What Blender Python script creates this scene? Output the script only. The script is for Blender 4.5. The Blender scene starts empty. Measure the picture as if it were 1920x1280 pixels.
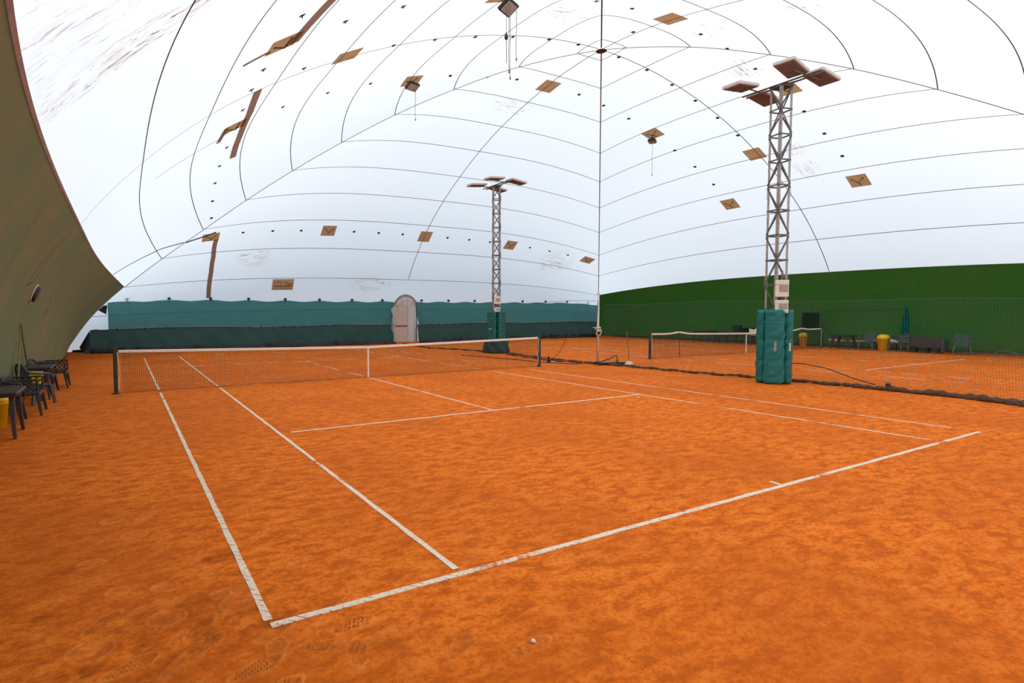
import bpy, math, random
import numpy as np
from mathutils import Vector, Matrix
random.seed(7); rng = np.random.default_rng(7)
scene = bpy.context.scene
COL = scene.collection
PI = math.pi

# ------------------------------------------------------------------ helpers
class MB:
    def __init__(s): s.v=[]; s.f=[]; s.m=[]
    def add(s, vs, fs, mi=0):
        n=len(s.v); s.v+= [tuple(v) for v in vs]; s.f+=[tuple(i+n for i in f) for f in fs]; s.m+=[mi]*len(fs)
    def quad(s,a,b,c,d,mi=0): s.add([a,b,c,d],[(0,1,2,3)],mi)
    def box(s, c, d, rz=0, mi=0, M=None):
        x,y,z=d[0]/2,d[1]/2,d[2]/2
        vs=[Vector((sx*x,sy*y,sz*z)) for sz in(-1,1) for sy in(-1,1) for sx in(-1,1)]
        R=M if M is not None else Matrix.Rotation(rz,3,'Z')
        vs=[R@v+Vector(c) for v in vs]
        s.add(vs,[(0,2,3,1),(4,5,7,6),(0,1,5,4),(2,6,7,3),(0,4,6,2),(1,3,7,5)],mi)
    def rbox(s, c, d, r=.02, rz=0, mi=0, M=None, seg=3):
        # box with rounded vertical edges and a small chamfer top and bottom
        x,y,z=d[0]/2,d[1]/2,d[2]/2; r=min(r,x*.98,y*.98); ch=min(r*.5,z*.6)
        R=M if M is not None else Matrix.Rotation(rz,3,'Z')
        def ring(rr,zz):
            o=[]
            for cx,cy,a0 in((x-r,y-r,0),(-x+r,y-r,PI/2),(-x+r,-y+r,PI),(x-r,-y+r,1.5*PI)):
                for k in range(seg+1):
                    a=a0+k*PI/2/seg; o.append(R@Vector((cx+rr*math.cos(a),cy+rr*math.sin(a),zz))+Vector(c))
            return o
        rings=[ring(r-ch,-z),ring(r,-z+ch),ring(r,z-ch),ring(r-ch,z)]
        n=len(rings[0]); vs=sum(rings,[]); fs=[tuple(range(n-1,-1,-1)),tuple(range(3*n,4*n))]
        for k in range(3):
            for i in range(n): j=(i+1)%n; fs.append((k*n+i,k*n+j,(k+1)*n+j,(k+1)*n+i))
        s.add(vs,fs,mi)
    def tube(s, pts, r, n=8, mi=0, cap=True, squash=None):
        pts=[Vector(p) for p in pts]; k=len(pts); rr=r if hasattr(r,'__len__') else [r]*k
        vs=[]; up=None
        for i,p in enumerate(pts):
            d=(pts[min(i+1,k-1)]-pts[max(i-1,0)])
            if d.length<1e-9: d=Vector((0,0,1))
            d.normalize()
            if up is None:
                up=Vector((0,0,1)) if abs(d.z)<.9 else Vector((1,0,0))
            a=d.cross(up)
            if a.length<1e-6: a=d.cross(Vector((0,1,0)))
            a.normalize(); b=d.cross(a); up=-b if False else up
            for j in range(n):
                t=2*PI*j/n; off=(a*math.cos(t)+b*math.sin(t))*rr[i]
                if squash: off.z*=squash
                vs.append(p+off)
        fs=[]
        for i in range(k-1):
            for j in range(n): q=(j+1)%n; fs.append((i*n+j,i*n+q,(i+1)*n+q,(i+1)*n+j))
        if cap: fs+= [tuple(range(n-1,-1,-1)),tuple(range((k-1)*n,k*n))]
        s.add(vs,fs,mi)
    def lathe(s, prof, c=(0,0,0), n=20, mi=0, sx=1, sy=1):
        vs=[];k=len(prof)
        for r,z in prof:
            for j in range(n): a=2*PI*j/n; vs.append((c[0]+r*math.cos(a)*sx,c[1]+r*math.sin(a)*sy,c[2]+z))
        fs=[]
        for i in range(k-1):
            for j in range(n): q=(j+1)%n; fs.append((i*n+j,i*n+q,(i+1)*n+q,(i+1)*n+j))
        if prof[0][0]>1e-4: fs.append(tuple(range(n-1,-1,-1)))
        if prof[-1][0]>1e-4: fs.append(tuple(range((k-1)*n,k*n)))
        s.add(vs,fs,mi)
    def grid(s, P, mi=0, flip=False):   # P[i][j] points
        a=len(P); b=len(P[0]); vs=[p for row in P for p in row]; fs=[]
        for i in range(a-1):
            for j in range(b-1):
                q=(i*b+j,i*b+j+1,(i+1)*b+j+1,(i+1)*b+j); fs.append(q[::-1] if flip else q)
        s.add(vs,fs,mi)
    def build(s, name, mats, parent=None, smooth=False, loc=(0,0,0), rot=None, solid=None, bevel=None):
        me=bpy.data.meshes.new(name); me.from_pydata(s.v,[],s.f)
        if not isinstance(mats,(list,tuple)): mats=[mats]
        for m in mats: me.materials.append(m)
        if len(mats)>1: me.polygons.foreach_set('material_index',s.m)
        if smooth: me.polygons.foreach_set('use_smooth',[True]*len(me.polygons))
        me.update()
        o=bpy.data.objects.new(name,me); COL.objects.link(o); o.location=loc
        if rot: o.rotation_euler=rot
        if parent: o.parent=parent
        if solid:
            md=o.modifiers.new('s','SOLIDIFY'); md.thickness=solid; md.offset=0
        if bevel:
            md=o.modifiers.new('b','BEVEL'); md.width=bevel; md.segments=2; md.limit_method='ANGLE'
        return o

def tag(o,label=None,cat=None,group=None,kind=None):
    if label: o['label']=label
    if cat: o['category']=cat
    if group: o['group']=group
    if kind: o['kind']=kind
    return o
def empty(name,loc,label,cat,group=None,rz=0):
    o=bpy.data.objects.new(name,None); COL.objects.link(o); o.location=loc; o.rotation_euler=(0,0,rz)
    o.empty_display_size=.1
    return tag(o,label,cat,group)
def copy_tree(o,parent=None):
    c=o.copy(); COL.objects.link(c)
    if parent: c.parent=parent
    for ch in list(o.children): copy_tree(ch,c)
    return c
def text_mesh(name,txt,size,mat,parent,M,mirror=False,extr=.002):
    cu=bpy.data.curves.new(name,'FONT'); cu.body=txt; cu.size=size; cu.extrude=extr
    cu.align_x='CENTER'; cu.align_y='CENTER'
    t=bpy.data.objects.new(name,cu); COL.objects.link(t)
    bpy.context.view_layer.update()
    me=bpy.data.meshes.new_from_object(t.evaluated_get(bpy.context.evaluated_depsgraph_get()))
    bpy.data.objects.remove(t); me.name=name; me.materials.clear(); me.materials.append(mat)
    if mirror: me.transform(Matrix.Scale(-1,4,(1,0,0)))
    me.transform(M)
    o=bpy.data.objects.new(name,me); COL.objects.link(o); o.parent=parent
    return o

# ------------------------------------------------------------------ materials
def srgb(r,g,b):
    f=lambda c:(c/255/12.92) if c/255<=.04045 else ((c/255+.055)/1.055)**2.4
    return (f(r),f(g),f(b),1)
class NT:
    def __init__(s,name):
        s.m=bpy.data.materials.new(name); s.m.use_nodes=True; s.t=s.m.node_tree; s.t.nodes.clear()
        s.out=s.t.nodes.new('ShaderNodeOutputMaterial')
    def n(s,typ,**k):
        nd=s.t.nodes.new(typ)
        for a,b in k.items():
            if a.startswith('i_'):
                key=a[2:]; key=int(key) if key.isdigit() else key.replace('_',' ')
                nd.inputs[key].default_value=b
            else: setattr(nd,a,b)
        return nd
    def l(s,a,b): s.t.links.new(a,b)
    def coord(s): return s.n('ShaderNodeTexCoord').outputs['Object']
    def mapping(s,vec,scale=(1,1,1),loc=(0,0,0),rot=(0,0,0)):
        m=s.n('ShaderNodeMapping'); s.l(vec,m.inputs[0]); m.inputs['Scale'].default_value=scale; m.inputs['Location'].default_value=loc; m.inputs['Rotation'].default_value=rot; return m.outputs[0]
    def noise(s,vec,scale,detail=4,rough=.55,dist=0):
        nd=s.n('ShaderNodeTexNoise'); s.l(vec,nd.inputs['Vector']); nd.inputs['Scale'].default_value=scale; nd.inputs['Detail'].default_value=detail; nd.inputs['Roughness'].default_value=rough; nd.inputs['Distortion'].default_value=dist; return nd.outputs['Fac']
    def ramp(s,fac,stops):
        r=s.n('ShaderNodeValToRGB'); s.l(fac,r.inputs[0]); e=r.color_ramp.elements
        while len(e)<len(stops): e.new(.5)
        for i,(p,c) in enumerate(stops): e[i].position=p; e[i].color=c if len(c)==4 else (*c,1)
        return r.outputs[0]
    def step(s,fac,a,b):
        r=s.n('ShaderNodeMapRange'); s.l(fac,r.inputs[0]); r.interpolation_type='SMOOTHSTEP'
        r.inputs[1].default_value=a; r.inputs[2].default_value=b; return r.outputs[0]
    def mix(s,fac,a,b,typ='MIX'):
        m=s.n('ShaderNodeMix'); m.data_type='RGBA'; m.blend_type=typ
        if isinstance(fac,(int,float)): m.inputs[0].default_value=fac
        else: s.l(fac,m.inputs[0])
        for v,i in((a,6),(b,7)):
            if isinstance(v,tuple): m.inputs[i].default_value=v
            else: s.l(v,m.inputs[i])
        return m.outputs[2]
    def math(s,op,a,b=None,clamp=False):
        m=s.n('ShaderNodeMath',operation=op,use_clamp=clamp)
        for v,i in((a,0),(b,1)):
            if v is None: continue
            if isinstance(v,(int,float)): m.inputs[i].default_value=v
            else: s.l(v,m.inputs[i])
        return m.outputs[0]
    def bsdf(s,col,rough=.7,metal=0,spec=.3,bump=None,bstr=.3,bdist=.01):
        p=s.n('ShaderNodeBsdfPrincipled')
        if isinstance(col,tuple): p.inputs['Base Color'].default_value=col
        else: s.l(col,p.inputs['Base Color'])
        if isinstance(rough,(int,float)): p.inputs['Roughness'].default_value=rough
        else: s.l(rough,p.inputs['Roughness'])
        p.inputs['Metallic'].default_value=metal; p.inputs['Specular IOR Level'].default_value=spec
        if bump is not None:
            b=s.n('ShaderNodeBump'); b.inputs['Strength'].default_value=bstr; b.inputs['Distance'].default_value=bdist
            s.l(bump,b.inputs['Height']); s.l(b.outputs[0],p.inputs['Normal'])
        return p.outputs[0]
    def done(s,sh): s.l(sh,s.out.inputs[0]); return s.m

def simple(name,col,rough=.6,metal=0,spec=.3,nscale=25,amt=.25,bump=0):
    t=NT(name); c=t.coord(); f=t.noise(c,nscale,5)
    dark=tuple(x*(1-amt) for x in col[:3])+(1,); light=tuple(min(1,x*(1+amt*.6)) for x in col[:3])+(1,)
    cc=t.ramp(f,[(.3,dark),(.7,light)])
    return t.done(t.bsdf(cc,rough,metal,spec,bump=f if bump else None,bstr=bump))
def cloth_mat(name,refl,trans,wt):
    """thin fabric: part reflected, part let through"""
    t=NT(name); c=t.coord(); f=t.noise(c,3,5)
    d=t.n('ShaderNodeBsdfDiffuse'); tr=t.n('ShaderNodeBsdfTranslucent')
    t.l(t.mix(f,tuple(x*.8 for x in refl[:3])+(1,),refl),d.inputs[0]); t.l(t.mix(f,tuple(x*.8 for x in trans[:3])+(1,),trans),tr.inputs[0])
    m=t.n('ShaderNodeMixShader'); m.inputs[0].default_value=wt; t.l(d.outputs[0],m.inputs[1]); t.l(tr.outputs[0],m.inputs[2])
    return t.done(m.outputs[0])

# --- white membrane with its dirt
def membrane():
    t=NT('white_membrane'); c=t.coord()
    sep=t.n('ShaderNodeSeparateXYZ'); t.l(c,sep.inputs[0]); X,Y,Z=sep.outputs
    # general faint smudges
    a=t.noise(t.mapping(c,(1,1,.6)),.55,6,.65); smud=t.step(a,.52,.72)
    fine=t.noise(t.mapping(c,(3.2,3.2,1.5)),3.0,7,.7); fs=t.step(fine,.60,.74)
    light=t.math('MULTIPLY',t.math('MULTIPLY',smud,fs),.75)
    # scuffs: short streaks running up the slope
    sc=t.noise(t.mapping(c,(1.0,7.0,2.2),rot=(.35,0,0)),1.6,7,.72,.4); scm=t.step(sc,.555,.63)
    def spot(cx,cy,cz,rx,ry,rz):
        d=t.n('ShaderNodeVectorMath',operation='LENGTH'); t.l(t.mapping(c,(1/rx,1/ry,1/rz),(-cx/rx,-cy/ry,-cz/rz)),d.inputs[0])
        return t.math('SUBTRACT',1,t.step(d.outputs['Value'],.35,1.0))
    spots=[spot(-.5,3.7,4.7,1.9,.75,2.3),spot(-1.0,1.8,4.2,1.0,2.6,1.3),spot(11.4,10.0,11,1.7,1.0,.6),spot(26,10.6,8.3,.9,.7,.7),
           spot(19.3,9.3,10.7,1.2,.9,.6),spot(24.8,25.8,5.3,1.6,1.8,1.5),spot(5.4,26.6,4.7,1.3,1.2,.7),spot(12.3,27.8,3.6,2.0,1,.7),spot(16.2,5.6,10.4,1.2,1,.5),spot(16.2,8.7,11.1,.8,.8,.4),
           spot(24.8,10.6,8.9,.8,.9,.5),spot(14.2,16.6,10.8,1.4,1.0,.4)]
    tot=spots[0]
    for k_,s_ in enumerate(spots[1:]): tot=t.math('MAXIMUM',tot,t.math('MULTIPLY',s_,.65 if k_ else .42))
    heavy=t.math('MULTIPLY',tot,scm)
    tan=t.math('MULTIPLY',tot,t.math('MULTIPLY',t.step(t.noise(t.mapping(c,(1,5,2)),1.1,6,.7),.44,.62),.36))
    base=t.mix(light,(.80,.82,.83,1),(.50,.44,.40,1))
    base=t.mix(tan,base,(.55,.30,.17,1))
    base=t.mix(heavy,base,(.17,.075,.035,1))
    d=t.n('ShaderNodeBsdfDiffuse'); tr=t.n('ShaderNodeBsdfTranslucent'); t.l(base,d.inputs[0]); t.l(base,tr.inputs[0])
    m=t.n('ShaderNodeMixShader'); m.inputs[0].default_value=.62
    t.l(d.outputs[0],m.inputs[1]); t.l(tr.outputs[0],m.inputs[2])
    return t.done(m.outputs[0])
def green_wall(name,base,dusty,dust):
    t=NT(name); c=t.coord()
    f=t.noise(c,.45,5,.6); g=t.noise(t.mapping(c,(1,1,.25)),5,6,.7); h=t.noise(t.mapping(c,(.3,.5,.18)),2.2,7,.75)
    sep=t.n('ShaderNodeSeparateXYZ'); t.l(c,sep.inputs[0])
    low=t.math('SUBTRACT',1,t.step(sep.outputs[2],0,.9))
    fac=t.math('ADD',t.math('MULTIPLY',t.step(f,.35,.7),dust),t.math('MULTIPLY',low,.35),clamp=True)
    col=t.mix(fac,base,dusty)
    col=t.mix(t.math('MULTIPLY',t.step(h,.55,.75),.28),col,tuple(x*.45 for x in base[:3])+(1,))
    col=t.mix(t.math('MULTIPLY',g,.35),col,tuple(x*.6 for x in base[:3])+(1,))
    d=t.n('ShaderNodeBsdfDiffuse'); tr=t.n('ShaderNodeBsdfTranslucent'); t.l(col,d.inputs[0]); t.l(col,tr.inputs[0])
    m=t.n('ShaderNodeMixShader'); m.inputs[0].default_value=.10
    t.l(d.outputs[0],m.inputs[1]); t.l(tr.outputs[0],m.inputs[2])
    return t.done(m.outputs[0])
def clay_nodes(t,c):
    big=t.noise(t.mapping(c,(1,1,1),rot=(0,0,.5)),.45,6,.62)
    mid=t.noise(t.mapping(c,(1.0,1.9,1),rot=(0,0,.55)),4.2,9,.76,.12)
    fin=t.noise(c,26,6,.78); grn=t.noise(c,160,3,.8)
    col=t.ramp(mid,[(.42,CLAY_D),(.50,CLAY_M),(.585,CLAY_L)])
    col=t.mix(t.math('MULTIPLY',t.step(big,.40,.64),.55),col,CLAY_D)
    col=t.mix(t.math('MULTIPLY',t.step(fin,.48,.62),.55),col,CLAY_DD)
    col=t.mix(t.math('MULTIPLY',t.step(grn,.50,.66),.42),col,CLAY_DD)
    return col,fin,grn,mid
CLAY_D=(.60,.118,.010,1); CLAY_M=(.86,.178,.013,1); CLAY_L=(.96,.25,.030,1); CLAY_DD=(.42,.078,.006,1)
def clay():
    t=NT('orange_clay'); c=t.coord(); col,fin,grn,mid=clay_nodes(t,c)
    at=t.n('ShaderNodeAttribute',attribute_name='wear_shade'); sp=t.n('ShaderNodeSeparateColor'); t.l(at.outputs['Color'],sp.inputs[0])
    col=t.mix(t.math('MULTIPLY',sp.outputs[0],.9),col,(1.0,.33,.075,1))      # pressed, dry prints, with light on the raised rims painted in
    col=t.mix(t.math('MULTIPLY',sp.outputs[1],.85),col,(.33,.058,.004,1))     # damp patches, plus shade painted into the tread grooves
    h=t.math('ADD',t.math('MULTIPLY',fin,.6),t.math('MULTIPLY',grn,.25))
    return t.done(t.bsdf(col,.92,0,.08,bump=h,bstr=.55,bdist=.012))
def line_mat(cover,ticks=True):
    t=NT('line_tape'); c=t.coord(); col,fin,grn,mid=clay_nodes(t,c)
    n1=t.noise(c,.9,3,.6); n2=t.noise(c,16,6,.75)
    k=t.step(t.math('ADD',t.math('MULTIPLY',n1,.75),t.math('MULTIPLY',n2,.45)),1.0-cover-.045,1.0-cover+.045)
    white=t.mix(t.step(t.noise(c,40,4),.45,.7),(.86,.72,.56,1),(.72,.50,.34,1))
    if ticks:
        w=t.n('ShaderNodeTexWave'); w.wave_type='BANDS'; w.bands_direction='DIAGONAL'; t.l(c,w.inputs[0]); w.inputs['Scale'].default_value=8; w.inputs['Distortion'].default_value=1.2; w.inputs['Detail'].default_value=3
        tk=t.math('MULTIPLY',t.step(w.outputs['Fac'],.90,.97),t.step(t.noise(c,9,4,.7),.47,.56))
        white=t.mix(tk,white,(.38,.16,.07,1))
    return t.done(t.bsdf(t.mix(k,white,col),.85,0,.1))

M={}
M['membrane']=membrane()
M['green_r']=green_wall('green_wall_band',(.034,.165,.026,1),(.085,.15,.045,1),.45)
M['green_l']=green_wall('dusty_green_wall_band',(.175,.205,.105,1),(.25,.205,.11,1),.85)
M['seam']=cloth_mat('seam_tape',(.13,.058,.018,1),(.22,.09,.03,1),.15)
M['band']=simple('border_tape',srgb(158,132,124),.7,0,.2,6,.25)
M['patch']=cloth_mat('tan_patch',(.46,.28,.15,1),(.62,.36,.17,1),.5)
M['strip']=cloth_mat('brown_strip',(.30,.17,.115,1),(.42,.24,.17,1),.45)
M['black']=simple('black_plastic',(.022,.020,.022,1),.5,0,.35,30,.3)
M['blackm']=simple('black_steel',(.03,.026,.024,1),.45,.3,.4,40,.4)
M['dark']=simple('dark_tab',(.045,.028,.02,1),.7)
M['clay']=clay()
M['steel']=simple('galvanised_steel',srgb(168,160,150),.5,.35,.4,18,.35)
M['brace']=simple('dull_steel_brace',srgb(105,100,95),.55,.35,.4,18,.35)
M['pad']=simple('teal_vinyl_pad',(.0005,.165,.150,1),.38,0,.45,4,.22)
M['pad2']=simple('dark_teal_vinyl_pad',srgb(8,98,90),.42,0,.45,4,.25)
M['white']=simple('white_webbing',srgb(240,225,205),.8,0,.2,30,.15)
M['whitep']=simple('white_plastic',srgb(225,218,208),.5,0,.4,30,.08)
M['grey_label']=simple('grey_label',srgb(170,158,145),.6)
M['post']=simple('grey_green_post',srgb(52,62,58),.5,.2,.4,20,.3)
M['net']=simple('black_net_cord',(.035,.028,.022,1),.8)
M['divnet']=simple('dark_green_net_cord',(.06,.12,.10,1),.8)
M['bundle']=simple('bunched_net',(.13,.08,.05,1),.9,0,.1,20,.5,.6)
M['plast']=simple('charcoal_plastic',srgb(62,57,56),.45,0,.4,12,.3)
M['plast2']=simple('slate_plastic',srgb(72,82,86),.45,0,.4,12,.3)
M['yellow']=simple('yellow_plastic',srgb(248,212,6),.4,0,.4,8,.12)
M['yellow2']=simple('pale_yellow_plastic',srgb(235,205,90),.45,0,.4,8,.15)
M['door']=simple('beige_door',srgb(196,184,168),.6,0,.3,6,.1)
M['red']=simple('red_bar',srgb(130,35,20),.5)
M['arch']=cloth_mat('white_arch_fabric',(.8,.82,.78,1),(.8,.82,.78,1),.35)
M['wood']=simple('pale_wood_pole',srgb(150,128,78),.7,0,.2,10,.3)
M['lampg']=simple('rusty_lamp_grille',srgb(138,120,112),.6,0,.3,60,.35)
M['lampc']=simple('pale_lamp_case',srgb(205,200,192),.5,.1,.4,10,.12)
M['glass']=simple('lamp_glass',srgb(165,170,172),.2,0,.6,5,.1)
M['cord']=simple('grey_cord',srgb(120,112,105),.7)
M['tealcloth']=cloth_mat('teal_cloth',srgb(0,95,85),srgb(0,95,85),.2)
M['darkcloth']=cloth_mat('dark_green_cloth',srgb(28,46,34),srgb(28,46,34),.1)
M['sign']=cloth_mat('tan_sign',srgb(190,150,112),srgb(235,190,140),.45)
M['signink']=cloth_mat('brown_ink',srgb(120,72,30),srgb(150,90,40),.2)

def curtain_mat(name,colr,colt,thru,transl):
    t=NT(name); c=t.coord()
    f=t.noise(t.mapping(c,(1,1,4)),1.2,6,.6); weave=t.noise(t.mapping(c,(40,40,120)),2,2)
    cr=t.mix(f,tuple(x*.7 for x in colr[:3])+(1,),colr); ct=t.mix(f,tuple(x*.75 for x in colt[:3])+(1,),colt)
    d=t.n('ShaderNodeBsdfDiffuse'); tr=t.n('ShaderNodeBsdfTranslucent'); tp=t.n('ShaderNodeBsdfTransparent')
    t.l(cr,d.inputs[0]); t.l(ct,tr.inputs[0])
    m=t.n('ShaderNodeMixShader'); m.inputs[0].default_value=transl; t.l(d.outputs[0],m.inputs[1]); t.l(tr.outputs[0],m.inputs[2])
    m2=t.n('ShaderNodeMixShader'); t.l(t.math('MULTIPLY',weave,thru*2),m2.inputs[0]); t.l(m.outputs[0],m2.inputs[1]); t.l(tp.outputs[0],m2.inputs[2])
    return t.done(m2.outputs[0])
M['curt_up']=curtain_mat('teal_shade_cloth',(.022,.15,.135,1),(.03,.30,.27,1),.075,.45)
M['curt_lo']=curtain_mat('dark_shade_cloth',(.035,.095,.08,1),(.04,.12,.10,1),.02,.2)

# ------------------------------------------------------------------ the air dome surface
CX,CY,RB=14.7,11.885,.991
CD=[0,2.3,4.38,6.22,8.12,10.0,11.75,13.4,14.92,16.23,17.2,17.55]
FD=[0,2.25,4.25,6.18,8.02,9.86,11.6,13.2,14.68,15.98,16.9,17.3]
CZ=[11.45,11.3,10.93,10.45,9.78,8.93,7.98,6.86,5.5,3.92,2.05,0]
HD=[0,2.13,3.93,5.68,7.34,8.97,10.6,12.18,13.8,15.34,16.75,17.95]
HZ=[11.45,11.19,10.62,9.87,8.97,7.97,6.85,5.66,4.42,3.14,1.72,0]
PW=dict(left=3.25,right=2.6,far=2.9,near=2.8)
def cr(T,s):
    n=len(T);i=max(0,min(int(s),n-2));u=s-i
    a=T[i-1] if i>0 else (T[1] if (T is CZ or T is HZ) else 2*T[0]-T[1])
    b,c=T[i],T[i+1];d=T[i+2] if i+2<n else 2*T[i+1]-T[i]
    return .5*(2*b+(c-a)*u+(2*a-5*b+4*c-d)*u*u+(3*b-3*c+d-a)*u**3)
def S(f,s,t):
    w=1-abs(t)**(PW[f]+(max(0,s-8)*.55 if f=='left' else 0)); fn=f in('far','near')
    cd=cr(FD if fn else CD,s);hd=cr(HD,s);hz=cr(HZ,s);cz=cr(CZ,s)
    h0=hd*RB if fn else hd; d=h0+(cd-h0)*w; z=hz+(cz-hz)*w
    if f=='far': return Vector((CX+t*hd,CY+d,z))
    if f=='near': return Vector((CX-t*hd,CY-d,z))
    if f=='right': return Vector((CX+d,CY-t*hd*RB,z))
    return Vector((CX-d,CY+t*hd*RB,z))
def Nrm(f,s,t):    # points into the hall
    e=.02
    a=S(f,min(s+e,11),t)-S(f,max(s-e,0.0),t); b=S(f,s,min(t+e,1))-S(f,s,max(t-e,-1))
    n=a.cross(b); n.normalize(); c=Vector((CX,CY,2))-S(f,s,t)
    return n if n.dot(c)>0 else -n
def hdl(f,s): return cr(HD,s)*(RB if f in('left','right') else 1)
def onS(f,s,t,a,b,off):
    """point a metres sideways and b metres down the slope from (s,t), off metres inside"""
    e=.05; L=(S(f,s+e,t)-S(f,s,t)).length/e; s2=max(.02,min(11,s+b/L)); lat=t*hdl(f,s)+a; t2=max(-1,min(1,lat/hdl(f,s2)))
    return S(f,s2,t2)+Nrm(f,s2,t2)*off
FACETS=('far','right','near','left')
TN=[math.sin(math.radians(90*(k/24)))*1.0 for k in range(25)]
TS=[-x for x in TN[::-1]][:-1]+TN
def shell(name,facets,s0,s1,mat,ns):
    mb=MB()
    for f in facets:
        P=[[S(f,s0+(s1-s0)*i/ns,t) for t in TS] for i in range(ns+1)]
        mb.grid(P)
    o=mb.build(name,mat,smooth=True)
    return o

dome=MB()
for f in FACETS:
    P=[[S(f,i/4,t) for t in TS] for i in range(0,37)]
    dome.grid(P,0)
def ribbon(mb,pts,nrm,w,mi,off=.012):
    k=len(pts); L=[];R=[]
    for i in range(k):
        d=(pts[min(i+1,k-1)]-pts[max(i-1,0)]).normalized(); n=nrm[i]; sd=d.cross(n).normalized()
        p=pts[i]+n*off; L.append(p+sd*w/2); R.append(p-sd*w/2)
    mb.grid([L,R],mi)
def seam_ring(mb,f,s,w,mi=1,t0=-1,t1=1,n=60):
    ts=[t0+(t1-t0)*i/n for i in range(n+1)]; ribbon(mb,[S(f,s,t) for t in ts],[Nrm(f,s,t*.999) for t in ts],w,mi)
def seam_up(mb,f,t,s0,s1,w,mi=1,n=70):
    ss=[s0+(s1-s0)*i/n for i in range(n+1)]; ribbon(mb,[S(f,s,t) for s in ss],[Nrm(f,s,t) for s in ss],w,mi)
for f in FACETS:
    for s in range(1,9): seam_ring(dome,f,s,.031)
    seam_ring(dome,f,.28,.03,n=16)
    seam_up(dome,f,0,.06,8.98,.034)
    # hip seam: bisecting normal of both neighbours
    ss=[.06+8.92*i/80 for i in range(81)]
    g=FACETS[(FACETS.index(f)+1)%4]
    nn=[(Nrm(f,s,.985)+Nrm(g,s,-.985)).normalized() for s in ss]
    ribbon(dome,[S(f,s,1) for s in ss],nn,.045,1,.03)
for f in('far','near'): seam_ring(dome,f,9,.026)
dome.lathe([(.0,0),(.19,0),(.19,.012),(0,.012)],(CX,CY,11.38),20,1)
ceiling=dome.build('ceiling',[M['membrane'],M['seam']],smooth=True); ceiling['kind']='structure'
mb=MB(); mb.grid([[S('far',9+i/6,t) for t in TS] for i in range(13)],0)
seam_ring(mb,'far',9.98,.026); wf=mb.build('wall_far',[M['membrane'],M['seam']],smooth=True); wf['kind']='structure'
mb=MB(); mb.grid([[S('near',9+i/6,t) for t in TS] for i in range(13)],0); wn=mb.build('wall_near',M['membrane'],smooth=True); wn['kind']='structure'
for sd,mt in(('left','green_l'),('right','green_r')):
    mb=MB(); mb.grid([[S(sd,9+i/6,t) for t in TS] for i in range(13)],0)
    w_=mb.build('wall_'+sd,M[mt],smooth=True); w_['kind']='structure'
for sd,nm in(('left','trim_1'),('right','trim_2')):
    mb=MB(); seam_ring(mb,sd,9,.046 if sd=='left' else .02,0,n=80); o=mb.build(nm,M['band']); o['kind']='structure'
# folds pressed into the left wall and the welded flap above the hole
mb=MB()
for (s0,t0,s1,t1,w) in((9.12,-.03,9.75,-.08,.02),(9.22,-.06,9.8,-.115,.02),(9.8,-.115,9.75,-.08,.02)):
    ribbon(mb,[S('left',s0+(s1-s0)*i/10,t0+(t1-t0)*i/10) for i in range(11)],[Nrm('left',s0+(s1-s0)*i/10,t0) for i in range(11)],w,0,.006)
mb.build('weld_line',M['signink'],w_ if False else bpy.data.objects['wall_left'])

# ---- patches, brackets, tabs, strips: parts of the ceiling membrane
def wedge(f,s,t,half,off,n=5):
    return [[onS(f,s,t,-half+2*half*i/n,-half+2*half*j/n,off) for i in range(n+1)] for j in range(n+1)]
PATCH=[('near',1.39,.033,0),('far',1.36,.019,0),('right',3.16,-.513,1),('right',4.86,-.015,0),('right',6.38,.262,1),('right',6.39,-.269,1),('right',3.18,.523,1),
 ('left',2.95,.615,1),('left',4.91,-.023,0),('left',6.36,-.285,1),('left',6.34,.27,1),('far',7.38,-.919,1),('far',7.38,-.455,1),('far',7.41,.003,0),('far',7.43,.476,1),('far',7.38,.932,1),('left',3.1,-.47,1)]
for f,s,t,br in PATCH:
    mb=MB(); mb.grid(wedge(f,s,t,.385,.022)); p=mb.build('patch',M['patch'],ceiling)
    mb=MB()
    if br:
        c=onS(f,s,t,0,.04,.10)
        for a,b in((-.22,-.14),(.22,-.14),(0,.24)):
            q=onS(f,s,t,a,b,.03); mb.tube([q,c],.013,6); mb.tube([q,onS(f,s,t,a,b,.045)],.03,8)
    else:
        for a,b in((-.18,0),(.18,.02)):
            mb=MB(); mb.tube([onS(f,s,t,a,b,.022),onS(f,s,t,a,b,.05)],.02,8); mb.build('eyelet',M['whitep'],p)
        continue
    mb.build('bracket',M['blackm'],p)
TABS=[('far',7.34,-.807),('far',7.36,-.69),('far',7.38,-.572),('far',7.39,-.341),('far',7.39,-.227),('far',7.39,-.111),('far',7.39,.12),('far',7.4,.239),('far',7.41,.357),('far',7.41,.591),('far',7.4,.707),('far',7.39,.818),
('left',6.76,.965),('left',6.63,.861),('left',6.51,.74),('left',6.41,.614),('left',6.33,.464),('left',6.36,.122),('left',6.42,-.036),('left',6.42,-.158),('left',6.4,-.415),('left',5.47,.314),('left',4.65,.368),('left',5.62,-.037),
('left',5.54,-.315),('left',4.73,-.357),('left',4.13,-.011),('left',3.37,.004),('left',2.56,.017),('left',1.78,.022),('left',1.05,.029),('left',.46,.053),('right',.41,-.065),('right',1.09,-.028),('right',1.81,-.026),('near',1.34,.601),('near',.7,.094),
('left',3.83,.453),('left',2.19,.731),('far',1.47,-.995),('far',1.38,-.545),('far',1.36,.608),('right',1.53,-.955),('right',2.3,-.677),('right',3.99,-.42),('left',1.56,-.95),('near',1.34,-.577),('near',1.46,-.99),('right',2.27,.661),('right',3.97,.4),('right',4.75,.343),('right',5.54,.299),('right',4.75,-.353),('right',5.55,-.303),('right',2.6,-.023),('right',3.4,-.017),('right',4.14,-.011)]
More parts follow.
